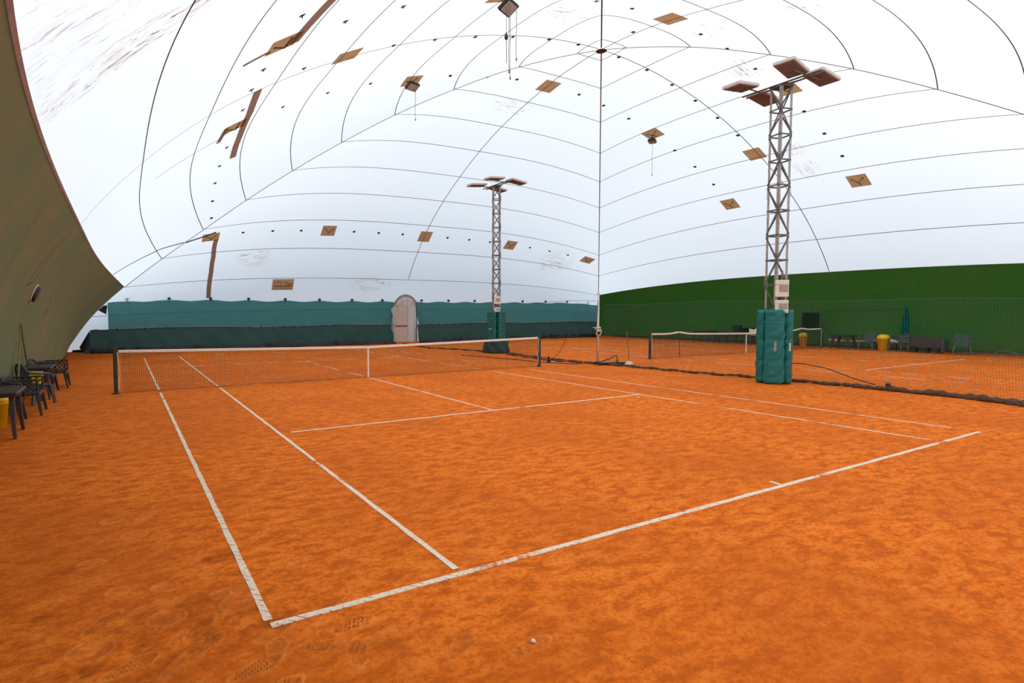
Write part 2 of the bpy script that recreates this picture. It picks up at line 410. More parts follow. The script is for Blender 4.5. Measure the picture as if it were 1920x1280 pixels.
for f,s,t in TABS:
    mb=MB(); mb.grid(wedge(f,s,t,.068,.02,1)); mb.tube([onS(f,s,t,0,0,.02),onS(f,s,t,0,.03,.06)],.012,6)
    mb.build('tab',M['dark'],ceiling)
def strip(name,pts,w,mat,off=.014,n=10):
    P=[];N=[]
    for (f,s0,t0),(g,s1,t1) in zip(pts[:-1],pts[1:]):
        for i in range(n):
            u=i/n; s=s0+(s1-s0)*u; t=t0+(t1-t0)*u; P.append(S(f,s,t)); N.append(Nrm(f,s,t))
    f,s,t=pts[-1]; P.append(S(f,s,t)); N.append(Nrm(f,s,t)); mb=MB(); ribbon(mb,P,N,w,0,off); return mb.build(name,mat,ceiling)
strip('reinforcement_strip',[('far',7.5,-.885),('far',8.15,-.818),('far',8.73,-.769),('far',9.56,-.712)],.22,M['strip'],.03)
strip('reinforcement_strip',[('left',6.29,-.01),('left',6.17,.192),('left',6.13,.411),('left',6.16,.607)],.26,M['strip'],.03)
strip('reinforcement_strip',[('left',6.5,.24),('left',6.55,.36)],.18,M['strip'],.016)
strip('reinforcement_strip',[('left',6.12,-.60),('left',6.14,-.465),('left',6.16,-.381),('left',6.2,-.267)],.30,M['strip'],.03)
strip('reinforcement_strip',[('left',6.5,-.262),('left',6.83,-.242)],.16,M['strip'],.016)
strip('cable_cover',[('left',7.71,.266),('left',7.15,.297),('left',6.57,.32),('left',6.36,.295)],.045,M['seam'],.02)
strip('cable_cover',[('left',8.98,.832),('left',8.48,.881),('left',7.93,.929),('left',7.45,.997)],.08,M['seam'],.02)
strip('cable_cover',[('far',7.45,-.997),('far',7.3,-.948),('far',7.2,-.925)],.11,M['seam'],.02)

# printed sign on the far membrane, seen from its back
P0=wedge('far',9.2,-.491,.5,.02,6)
mb=MB(); n=6
G=[[onS('far',9.2,-.491,-.59+1.18*i/n,-.37+.74*j/n,.02) for i in range(n+1)] for j in range(n+1)]
mb.grid(G)
sg=mb.build('sign_patch',M['sign'],ceiling)
def sign_frame():
    c=onS('far',9.2,-.491,0,0,.03); xa=(onS('far',9.2,-.491,.3,0,.03)-onS('far',9.2,-.491,-.3,0,.03)).normalized(); ya=(onS('far',9.2,-.491,0,-.3,.03)-onS('far',9.2,-.491,0,.3,.03)).normalized()
    return c,xa,ya,xa.cross(ya)
c,xa,ya,za=sign_frame()
chars='I.N.I297'
for i,ch in enumerate(chars):
    u=-.48+i*.137; vv=.06+.10*math.sin((i/7)*PI*.9+.5)-.02*i*.6
    p=c+xa*u+ya*vv; a=.0
    Mx=Matrix(((xa.x,ya.x,za.x,p.x),(xa.y,ya.y,za.y,p.y),(xa.z,ya.z,za.z,p.z),(0,0,0,1)))
    if ch=='.': Mx=Mx@Matrix.Translation((0,.0,0))
    text_mesh('lettering',ch,.30,M['signink'],sg,Mx)
mb=MB()
for v,h in((-.10,.06),(-.22,.022),(-.29,.022)):
    mb.quad(c+xa*-.52+ya*(v-h/2),c+xa*.52+ya*(v-h/2),c+xa*.52+ya*(v+h/2),c+xa*-.52+ya*(v+h/2))
mb.build('printed_line',M['signink'],sg)

# ------------------------------------------------------------------ floor
fl=MB()
X0,X1,Y0,Y1=-1.7,1.9,-1.5,2.9; st=.0095
nx=int((X1-X0)/st); ny=int((Y1-Y0)/st)
xs=np.linspace(X0,X1,nx+1); ys=np.linspace(Y0,Y1,ny+1); GX,GY=np.meshgrid(xs,ys)
H=np.zeros_like(GX); LT=np.zeros_like(GX); DK=np.zeros_like(GX)
def sole(cx,cy,ang,L=.29,W=.10,depth=.006,tread=1,li=.5):
    global H,LT,DK
    u=(GX-cx)*math.cos(ang)+(GY-cy)*math.sin(ang); v=-(GX-cx)*math.sin(ang)+(GY-cy)*math.cos(ang)
    w=W/2*(1+.18*np.sin(u/L*5.5)); r=np.sqrt((u/(L/2))**2+(v/w)**2); r=np.where(np.abs(u)<L/2-w,np.abs(v)/w*1.0,r)
    ins=np.clip((1-r)*6,0,1); rim=np.exp(-((r-1.06)/.10)**2)
    if tread==1: tr=np.sin(u*2*PI/.022)
    elif tread==2: tr=np.sign(np.sin((u+v)*2*PI/.028)*np.sin((u-v)*2*PI/.028))
    else: tr=0*u
    H+= ins*(-depth*.5+depth*.45*tr)+rim*depth*.55
    LT=np.maximum(LT,np.maximum(rim*.42,ins*li*(.55+.25*tr))); DK=np.maximum(DK,ins*np.clip(-tr,0,1)*.95)  # relief shading put into the colour: rims lighter, tread grooves darker
def oval(cx,cy,r,depth=.004,li=.35):
    global H,LT
    d=np.hypot(GX-cx,(GY-cy)*1.1)/r; rim=np.exp(-((d-1)/.10)**2); ins=np.clip((1-d)*5,0,1)
    H+=rim*depth-ins*depth*.3; LT=np.maximum(LT,np.maximum(rim*.6,ins*li*.6))  # compacted clay inside; light on the raised rim is painted
def damp(cx,cy,rx,ry,ang=0,k=.8):
    global DK
    u=(GX-cx)*math.cos(ang)+(GY-cy)*math.sin(ang); v=-(GX-cx)*math.sin(ang)+(GY-cy)*math.cos(ang)
    d=np.hypot(u/rx,v/ry)+.18*np.sin(u*23+v*9)+.12*np.sin(v*41-u*17); DK=np.maximum(DK,k*np.clip((1-d)*2.2,0,1))
for a in((-.38,.21,.9,.28,.1,.007,2,.3),(-.40,-.02,.6,.30,.1,.004,2,.5),(-.5,-.12,.7,.3,.1,.006,0,.5),(-.03,-.26,1.2,.24,.1,.008,1,.5),(-.16,-.37,.3,.3,.11,.008,1,.4),
          (.2,-.35,-.4,.28,.1,.004,2,.35),(.36,-.52,1.3,.26,.1,.007,1,.3),(.44,-.23,.2,.28,.1,.004,2,.3),(.62,-.42,.2,.28,.1,.004,0,.3),(.0,-.07,.5,.26,.1,.004,0,.5),(-.75,-.02,.4,.3,.1,.005,1,.3),
          (-.9,.55,.9,.3,.1,.004,2,.3),(-.62,.62,.3,.28,.1,.003,0,.4),(.9,-.75,.6,.28,.1,.005,1,.3),(1.25,-.95,.1,.28,.1,.004,1,.3),(1.6,.2,.5,.28,.1,.003,0,.3),(-.1,-.62,.4,.28,.1,.006,2,.3)): sole(*a)
for a in((-.3,1.07,.055),(-.24,.92,.07),(-.53,.87,.085),(-.21,.56,.07),(-.06,.55,.09),(-.13,.38,.11),(-.82,.95,.07),(-1.0,1.55,.09),(-.70,2.02,.10),(-.88,2.5,.09),(-1.05,2.1,.07),(-.62,2.4,.07),(-.55,.42,.11),(-.95,.25,.12),(.55,.05,.07),(.35,.75,.06),(.28,.0,.06)): oval(*a)
for a in((-.12,1.18,.16,.09,.2,.8),(-.45,.4,.55,.30,.3,.55),(-.25,.15,.7,.10,.7,.55),(.02,.0,.35,.13,.3,.7),(-1.22,.82,.10,.05,.2,.9),(-1.12,1.5,.12,.05,.5,.8),(-.9,1.5,.25,.02,.8,.6),(-.75,-.2,.4,.12,.2,.5),(.35,-.45,.4,.1,-.2,.3),(-.95,.1,.3,.1,.8,.6)): damp(*a)
# low undulation, fading at the patch border so it meets the flat floor
bl=rng.standard_normal((46,38)); 
def upsample(a,shape):
    yi=np.linspace(0,a.shape[0]-1,shape[0]); xi=np.linspace(0,a.shape[1]-1,shape[1]); y0=yi.astype(int).clip(0,a.shape[0]-2); x0=xi.astype(int).clip(0,a.shape[1]-2)
    fy=(yi-y0)[:,None]; fx=(xi-x0)[None]; fy=fy*fy*(3-2*fy); fx=fx*fx*(3-2*fx)
    return (a[y0][:,x0]*(1-fy)*(1-fx)+a[y0+1][:,x0]*fy*(1-fx)+a[y0][:,x0+1]*(1-fy)*fx+a[y0+1][:,x0+1]*fy*fx)
H+=upsample(bl,H.shape)*.0012+upsample(rng.standard_normal((150,120)),H.shape)*.0009+rng.standard_normal(H.shape)*.00025
wn_=np.clip(.75+.30*upsample(rng.standard_normal((200,160)),H.shape)+.25*upsample(rng.standard_normal((60,48)),H.shape),.15,1.25); LT=LT*wn_; DK=DK*wn_
ed=np.minimum(np.minimum(GX-X0,X1-GX),np.minimum(GY-Y0,Y1-GY)); fade=np.clip(ed/.15,0,1); H=np.minimum(H,.004)*fade; LT*=fade; DK*=fade
bx=[-6,X0,X1,36]; by=[-9,Y0,Y1,34]
V=[(x,y,0.) for y in by for x in bx]; FQ=[]
for j in range(3):
    for i in range(3):
        if i==1 and j==1: continue
        FQ.append((j*4+i,j*4+i+1,(j+1)*4+i+1,(j+1)*4+i))
nV=len(V); gv=np.stack([GX,GY,H],-1).reshape(-1,3)
idx=np.arange((nx+1)*(ny+1)).reshape(ny+1,nx+1)+nV
gf=np.stack([idx[:-1,:-1],idx[:-1,1:],idx[1:,1:],idx[1:,:-1]],-1).reshape(-1,4)
allv=np.concatenate([np.array(V),gv]); allf=np.concatenate([np.array(FQ),gf])
me=bpy.data.meshes.new('floor'); me.vertices.add(len(allv)); me.vertices.foreach_set('co',allv.ravel())
me.loops.add(len(allf)*4); me.loops.foreach_set('vertex_index',allf.ravel().astype(np.int32))
me.polygons.add(len(allf)); me.polygons.foreach_set('loop_start',np.arange(0,len(allf)*4,4,dtype=np.int32)); me.polygons.foreach_set('loop_total',np.full(len(allf),4,dtype=np.int32))
me.update(calc_edges=True); me.validate()
ca=me.color_attributes.new('wear_shade','FLOAT_COLOR','POINT'); cc=np.zeros((len(allv),4)); cc[nV:,0]=LT.ravel(); cc[nV:,1]=DK.ravel(); cc[:,3]=1; ca.data.foreach_set('color',cc.ravel())
me.materials.append(M['clay']); me.polygons.foreach_set('use_smooth',[True]*len(me.polygons))
floor=bpy.data.objects.new('floor',me); COL.objects.link(floor); floor['kind']='structure'

# ------------------------------------------------------------------ court lines
LM={'near':line_mat(.29),'base':line_mat(.315,True),'mid':line_mat(.31,False),'faint':line_mat(.40,False),'ghost':line_mat(.45,False)}
def line(x0,y0,x1,y1,mat,label,w=.05,group='white tape lines on the clay',z=.0045):
    d=Vector((x1-x0,y1-y0,0)); L=d.length; d.normalize(); s_=Vector((-d.y,d.x,0)); n=max(2,int(L/.25)); mb=MB()
    top=[];bot=[]
    for sgn in(-1,1):
        top.append([Vector((x0,y0,z+.0015*math.sin(i*1.7)))+d*L*i/n+s_*(sgn*w/2+.003*math.sin(i*2.3+sgn)) for i in range(n+1)])
        bot.append([Vector((p.x,p.y,.0005)) for p in top[-1]])
    mb.grid(top); mb.grid([bot[0],top[0]]); mb.grid([top[1],bot[1]])
    o=mb.build('court_line',LM[mat]); tag(o,label,'court line',group); return o
def court(ox,which):
    w=10.97; s=1.37; g='white tape lines of the '+which+' court'
    near=which=='near'
    A=lambda a,b:a if near else b
    L='the '+which+' tennis court'
    line(ox,.07,ox,6,A('near','faint'),'left doubles sideline of '+L+', front stretch ending at the corner',.05,g)
    line(ox,6,ox,11.55,A('mid','faint'),'left doubles sideline of '+L+', middle stretch up to the net',.05,g)
    line(ox,12.0,ox,23.4,A('mid','faint'),'left doubles sideline of '+L+' beyond the net',.05,g)
    line(ox+s,.08,ox+s,11.75,A('mid','faint'),'left singles sideline of '+L+' from baseline to net',.05,g)
    line(ox+s,12.0,ox+s,23.77,A('mid','faint'),'left singles sideline of '+L+' beyond the net',.05,g)
    line(ox+w-s,.05,ox+w-s,11.4,A('mid','faint'),'right singles sideline of '+L+' from baseline to net',.045,g)
    line(ox+w-s,12.0,ox+w-s,23.77,A('faint','ghost'),'right singles sideline of '+L+' beyond the net',.045,g)
    line(ox+w,.35,ox+w,11.3,A('mid','faint'),'right doubles sideline of '+L+' from baseline to net',.04,g)
    line(ox+w,12.0,ox+w,23.77,A('faint','ghost'),'right doubles sideline of '+L+' beyond the net',.045,g)
    line(ox,0,ox+w,0,A('base','faint'),'baseline of '+L+', nearest cross line',.055,g,.006)
    line(ox+s+.18,5.485,ox+w-s,5.485,A('mid','mid'),'service line of '+L+', cross line in front of the net',.05,g,.006)
    line(ox+w/2,5.55,ox+w/2,11.7,A('mid','faint'),'centre service line of '+L+' in front of the net',.05,g)
    line(ox+w/2,12.1,ox+w/2,18.285,A('faint','faint'),'centre service line of '+L+' beyond the net',.05,g)
    line(ox+s,18.285,ox+w-s,18.285,A('faint','ghost'),'far service line of '+L+', cross line beyond the net',.05,g,.006)
    line(ox,23.77,ox+w,23.77,A('ghost','faint'),'far baseline of '+L+', cross line below the green curtain',.05,g,.006)
court(0,'near'); court(18.58,'far')
line(5.51,-.02+.03,5.53,.16,'near','short centre mark standing on the near court baseline',.045,'white tape lines of the near court')
# small things lying on the clay
mb=MB(); mb.lathe([(0,0),(.012,.002),(.016,.010),(.010,.018),(0,.020)],n=9); tag(mb.build('pebble',M['whitep'],loc=(1.28,-.93,.0)),'tiny pale pebble on the clay at the front','pebble')
mb=MB(); mb.lathe([(0,0),(.018,.004),(.022,.015),(.012,.028),(0,.03)],n=10); tag(mb.build('ball_scrap',M['whitep'],loc=(9.15,5.15,0)),'small white scrap on the clay beyond the service line','scrap')
o=empty('net_weight',(14.95,2.82,0),'small black and grey weight sitting on the bunched divider net','weight')
mb=MB(); mb.lathe([(.05,0),(.055,.03),(.045,.06)],n=14); mb.build('base',M['black'],o,loc=(0,0,.13))
mb=MB(); mb.lathe([(.048,0),(.04,.04),(0,.05)],n=14); mb.build('cap',M['cord'],o,loc=(0,0,.19))

# ------------------------------------------------------------------ tennis nets
def tennis_net(xl,xr,y,label,stick=None,posts=True,loc_r=None):
    W=xr-xl; root=empty('tennis_net',(xl,y,0),label,'tennis net')
    mid=W/2
    def top(x):
        u=abs(x-mid)/mid; h=.914+(1.03-.914)*u
        if stick:
            for s_ in stick: h+=.07*math.exp(-((x-s_)/.45)**2)
        return h
    def bot(x): return .02 + (.03*math.exp(-((x-3.2)/.25)**2))
    mb=MB(); cell=.045; r=.0026
    n=int((W-.2)/cell)
    def P(x,k): # k 0..1
        b,tp=bot(x),top(x)-.02
        return Vector((x, .03*math.sin(x*1.3)*(1-k)+.01*math.sin(x*3.1+k*4), b+(tp-b)*k))
    for i in range(n+1):
        x=.12+(W-.24)*i/n; mb.tube([P(x,k) for k in(0,.33,.66,1)],r,3,cap=False)
    rows=23; xs_=[.12+(W-.24)*i/40 for i in range(41)]
    for j in range(rows+1): mb.tube([P(x,j/rows) for x in xs_],r if j else .006,3,cap=False)
    mb.build('netting',M['net'],root)
    mb=MB(); N=60
    for sy in(-1,1):
        mb.grid([[Vector((.05+(W-.1)*i/N,sy*.012,top(.05+(W-.1)*i/N)-.055)) for i in range(N+1)],[Vector((.05+(W-.1)*i/N,sy*.012,top(.05+(W-.1)*i/N)-.005)) for i in range(N+1)],[Vector((.05+(W-.1)*i/N,0,top(.05+(W-.1)*i/N)+.01)) for i in range(N+1)]])
    mb.build('top_band',M['white'],root)
    mb=MB(); mb.box((mid,-.012,.914/2),(.05,.012,.90)); mb.box((mid,.012,.914/2),(.05,.012,.90)); mb.build('centre_strap',M['white'],root)
    for sx in(0,1):
        x=-.02 if sx==0 else W+.02
        mb=MB(); mb.rbox((x,0,.535),(.085,.085,1.07),.015); mb.rbox((x,0,1.075),(.095,.095,.02),.02); mb.rbox((x,0,.01),(.2,.14,.02),.02)
        p=mb.build('post',M['post'],root)
        mb=MB(); xx=x+(.06 if sx==0 else -.06)
        mb.tube([(x+(.04 if sx==0 else -.04),-.03,1.0),(xx,-.03,.9),(xx+.02,-.03,.62),(xx+.03*(1 if sx==0 else -1),-.03,.45),(xx,-.03,.3),(xx,-.03,.1)],.008,6); mb.build('tension_rope',M['white'],p)
    if stick:
        for s_ in stick:
            mb=MB(); mb.tube([(s_,-.02,0),(s_,-.02,top(s_)-.02)],.013,8); mb.build('singles_stick',M['post'],root)
    return root
tennis_net(-.90,11.87,11.885,'long black tennis net with white top band across the near court')
tennis_net(17.67,30.5,11.97,'black tennis net with white top band on the far court, behind the divider net',stick=(1.75,11.0))

# ------------------------------------------------------------------ light towers
def tower(x,y,rz,label,main=True):
    root=empty('light_tower',(x,y,0),label,'light tower',rz=0)
    h=7.75; b=.178
    R=Matrix.Rotation(rz,3,'Z')
    cs=[R@Vector((sx*b,sy*b,0)) for sx,sy in((-1,-1),(1,-1),(1,1),(-1,1))]
    for i,c in enumerate(cs):
        mb=MB(); inn=-c.normalized()
        a1=(cs[(i+1)%4]-c).normalized(); a2=(cs[(i-1)%4]-c).normalized()
        for a,o_ in((a1,a2),(a2,a1)):
            w=.062; th=.009
            q=[c,c+a*w,c+a*w+o_*th,c+o_*th]
            vs=[v+Vector((0,0,z)) for z in(0,h) for v in q]; mb.add(vs,[(0,1,2,3),(7,6,5,4),(0,4,5,1),(1,5,6,2),(2,6,7,3),(3,7,4,0)])
        for k in range(14): mb.tube([c+Vector((0,0,2.6+k*.04*(1 if k<7 else 1)+(2.0 if k>=7 else 0))),c-a1*.02-a2*.02+Vector((0,0,2.6+k*.04+(2.0 if k>=7 else 0)))],.008,5)
        mb.build('leg',M['steel'],root)
    npan=12; ph=h/npan
    for i in range(4):
        a,c=cs[i],cs[(i+1)%4]; mb=MB(); out=((a+c)/2).normalized()*.008; d=(c-a).normalized()
        for k in range(npan+1):
            z=min(h-.03,k*ph+.02); Mx=Matrix((d,out.normalized(),Vector((0,0,1)))).transposed()
            mb.box((a+c)/2+out+Vector((0,0,z)),((c-a).length,.006,.04),M=Mx)
            if k<npan:
                up=(k+i)%2==0
                p0=a+Vector((0,0,z+.03)) if up else c+Vector((0,0,z+.03)); p1=(c if up else a)+Vector((0,0,z+ph-.03))
                p0=p0+out;p1=p1+out; dd=(p1-p0); L=dd.length; dd.normalize(); ny_=out.normalized(); nz=dd.cross(ny_)
                mb.box((p0+p1)/2,(L,.006,.042),M=Matrix((dd,ny_,nz)).transposed())
        mb.build('bracing',M['brace'],root)
    # cross arm with four lamp heads
    mb=MB()
    for dx in(-.09,.09): mb.tube([(dx,-1.0,h+.03),(dx,1.0,h+.03)],.024,8)
    for dy in(-.62,.62): mb.tube([(-.55,dy,h+.06),(.55,dy,h+.06)],.02,8)
    mb.box((0,0,h+.0),(.42,.42,.012)); mb.build('cross_arm',M['brace'],root)
    heads=[(.68,-.62,.15,.12,0),(-.45,-.48,.20,.14 if main else -.1,.1),(-.62,.72,.12,-.10,0),(.62,.82,.08,.14,0)]
    for hx,hy,hz,tl,tw in heads:
        Mx=(Matrix.Rotation(tw,3,'Z')@Matrix.Rotation(tl,3,'Y'))
        hd_=empty_part=None
        mb=MB(); mb.rbox((0,0,0),(.86,.52,.085),.03); case=mb.build('lamp_head',M['lampc'],root,loc=(hx,hy,h+hz)); case.rotation_euler=Mx.to_euler()
        mb=MB(); mb.box((0,0,-.047),(.80,.46,.012))
        for k in range(19): mb.box((-.36+k*.04,0,-.058),(.006,.42,.012))
        mb.box((0,0,-.06),(.03,.44,.02)); mb.build('grille',M['lampg'],case)
        mb=MB(); mb.tube([(-hx*.35,0,-.01),(-hx*.6,0,-.05)],.018,6); mb.build('clamp',M['brace'],case)
    # control boxes
    if main: bx_=[(.10,-.26,2.50,.30,.16,.44),(.10,-.26,2.03,.30,.16,.34)]; rb=-1.0
    else: bx_=[(-.12,-.24,2.46,.30,.14,.36),(-.12,-.24,2.02,.28,.14,.2)]; rb=-.55
    for (dx,dy,z,w,d,hh) in bx_:
        p=Vector((dx,dy,z)) if not main else Vector((-.10,-.21,z))
        mb=MB(); mb.rbox((0,0,0),(w,d,hh),.02); mb.rbox((0,-d/2-.006,hh*.36),(w*1.02,.02,hh*.26),.01); mb.rbox((0,-d/2-.006,-hh*.36),(w*1.02,.02,hh*.26),.01)
        bo=mb.build('control_box',M['whitep'],root,loc=p); bo.rotation_euler=(0,0,rb)
        mb=MB(); mb.box((w*.12,-d/2-.012,0),(w*.62,.008,hh*.4)); mb.build('label_plate',M['grey_label'],bo)
        mb=MB(); mb.tube([(0,0,-hh/2),(.02,0,-hh/2-.06),(0,.02,-hh/2-.12)],.02,8); mb.build('cable',M['cord'],bo); mb=MB(); mb.tube([(0,.02,hh/2),(0,.03,hh/2+.25)],.02,8); mb.build('cable',M['cord'],bo)
    # wrapped pads
    pm=M['pad'] if main else M['pad2']
    nph=4
    a0={True:rz+PI/4,False:rz+PI/4}[main]
    for k in range(nph):
        ang=a0+k*PI/2 ; rad=.30
        Wd=.44; mb=MB(); rows=56; seg=28; P=[]
        ph_=k*1.3+(0 if main else 2)
        for j in range(rows+1):
            z=.02+1.93*j/rows; ring=[]
            e=1.0
            if j==0 or j==rows: e=.80
            elif j==1 or j==rows-1: e=.95
            flare=1+.13*(1-j/rows)**2
            squeeze=1-.07*math.exp(-((z-1.15)/.05)**2)-.05*math.exp(-((z-.6)/.05)**2)
            for q in range(seg):
                t=2*PI*q/seg; cx_=math.copysign(abs(math.cos(t))**.6,math.cos(t)); sx_=math.copysign(abs(math.sin(t))**.6,math.sin(t))
                wr=.010*math.sin(z*19+q*1.1+ph_)*math.sin(q*2.0+z*5)+.006*math.sin(z*47+q*2.7+ph_*2)+.005*math.sin(z*31-q*1.9)
                ring.append(Vector(((cx_*.115*e*squeeze+wr),(sx_*Wd/2*e*flare*squeeze+wr),z)))
            P.append(ring+[ring[0]])
        mb.grid(P); mb.add(P[-1][:-1],[tuple(range(seg))]); mb.add(P[0][:-1],[tuple(range(seg-1,-1,-1))])
        # straps
        pd=mb.build('pad',pm,root,smooth=True); pd.rotation_euler=(0,0,ang); pd.location=(rad*math.cos(ang),rad*math.sin(ang),0)
        for zz in(1.15,.6,1.62):
            mb=MB()
            sc=1-.07*(zz==1.15); mb.tube([(.118*math.copysign(abs(math.cos(t_))**.6,math.cos(t_)),(Wd/2*1.01+.003)*sc*math.copysign(abs(math.sin(t_))**.6,math.sin(t_)),zz+.004*math.sin(t_*3)) for t_ in [2*PI*i/20 for i in range(21)]],.005,4,cap=False)
            mb.build('tie_cord',simple_teal,pd)
        if main and k in(1,):
            Mt=Matrix.Translation((.127,.02,1.0))@Matrix.Rotation(PI/2,4,'Z')@Matrix.Rotation(PI/2,4,'X')@Matrix.Rotation(-PI/2,4,'Z')
            text_mesh('lettering','VENSA',.085,M['whitep'],pd,Mt)
        if main and k in(2,):
            mb=MB(); mb.box((.05,-.232,.98),(.035,.006,.22)); mb.build('label_strip',M['whitep'],pd)
        if not main and k in(2,):
            mb=MB(); mb.box((.122,-.02,1.12),(.01,.15,.025)); mb.build('label_strip',M['whitep'],pd)
    if not main:
        mb=MB(); P=[]
        for j in range(7):
            z=.62*j/6; P.append([Vector(((.53+.10*(1-j/6)+.03*math.sin(a*7+j))*math.cos(a),(.53+.10*(1-j/6)+.03*math.sin(a*7+j))*math.sin(a),z+.01)) for a in [2*PI*i/40 for i in range(41)]])
        mb.grid(P); mb.build('base_wrap',M['darkteal'],root,smooth=True,solid=.01)
    return root
simple_teal=simple('pale_teal_cord',srgb(70,160,150),.6)
M['darkteal']=simple('dark_green_vinyl',srgb(16,62,54),.5,0,.35,6,.4)
tower(14.33,5.15,math.atan2(.49,.87)+PI/4,'tall lattice light tower with bright teal pads, on the right of the near court')
tower(14.52,18.2,-.62+.12,'distant lattice light tower with dark teal pads, behind the near tennis net',main=False)

# ------------------------------------------------------------------ hanging spotlights
def spot(x,y,ztop,drop,size,rz,tilt,cords,label):
    r=empty('hanging_spotlight',(x,y,ztop),label,'spotlight','spotlights hung from the tan patches',rz=rz)
    mb=MB(); mb.tube([(-.0,0,0),(0,0,-drop*.55)],.02,6); mb.tube([(-size*.42,0,-drop),(-size*.42,0,-drop*.6),(size*.42,0,-drop*.6),(size*.42,0,-drop)],.014,6); mb.build('yoke',M['blackm'],r)
    mb=MB(); mb.rbox((0,0,.03),(size*.95,size*.70,.10),.03); mb.rbox((0,0,.11),(size*.6,size*.4,.10),.03)
    hd_=mb.build('lamp_body',M['blackm'],r,loc=(0,0,-drop-.02),rot=(-tilt*1.5,0,0))
    mb=MB(); mb.box((0,0,-.03),(size*.80,size*.55,.02)); mb.build('glass',M['glass' if tilt>0.05 else 'lampg'],hd_)
    mb=MB()
    for (dx,dy,L) in cords:
        mb.tube([(dx,dy,-drop),(dx+.01,dy,-drop-L*.4),(dx-.015,dy,-drop-L*.7),(dx+.01,dy,-drop-L)],.008,5); mb.lathe([(0,-.05),(.022,-.03),(.018,.03),(0,.05)],(dx+.01,dy,-drop-L),8)
    mb.build('pull_cord',M['cord'],r)
spot(8.45,9.05,10.28,.26,.56,.4,.35,[(-.16,-.1,1.75),(-.10,-.1,1.9),(.22,-.1,1.3)],'black spotlight with three long cords at the top edge, above the tennis court')
spot(8.70,15.25,10.33,.20,.50,.2,.30,[(.12,0,1.15)],'black spotlight with clear glass and one cord, on the patch left of centre')
spot(21.1,14.92,10.2,.32,.50,.55,.0,[(.05,0,1.55)],'small dark spotlight with a cord ending in a knob, right of the ceiling centre')
mb=MB(); mb.tube([(8.30,8.96,9.95),(8.30,8.96,9.20)],.006,5); mb.lathe([(0,-.10),(.045,-.05),(.05,.0),(.02,.09),(0,.12)],(8.30,8.96,9.18),10); mb.tube([(8.30,8.96,9.1),(8.31,8.96,8.5)],.008,5)
tag(mb.build('pulley_cord',M['black']),'thin cord with a small black pulley below the top spotlight','cord')

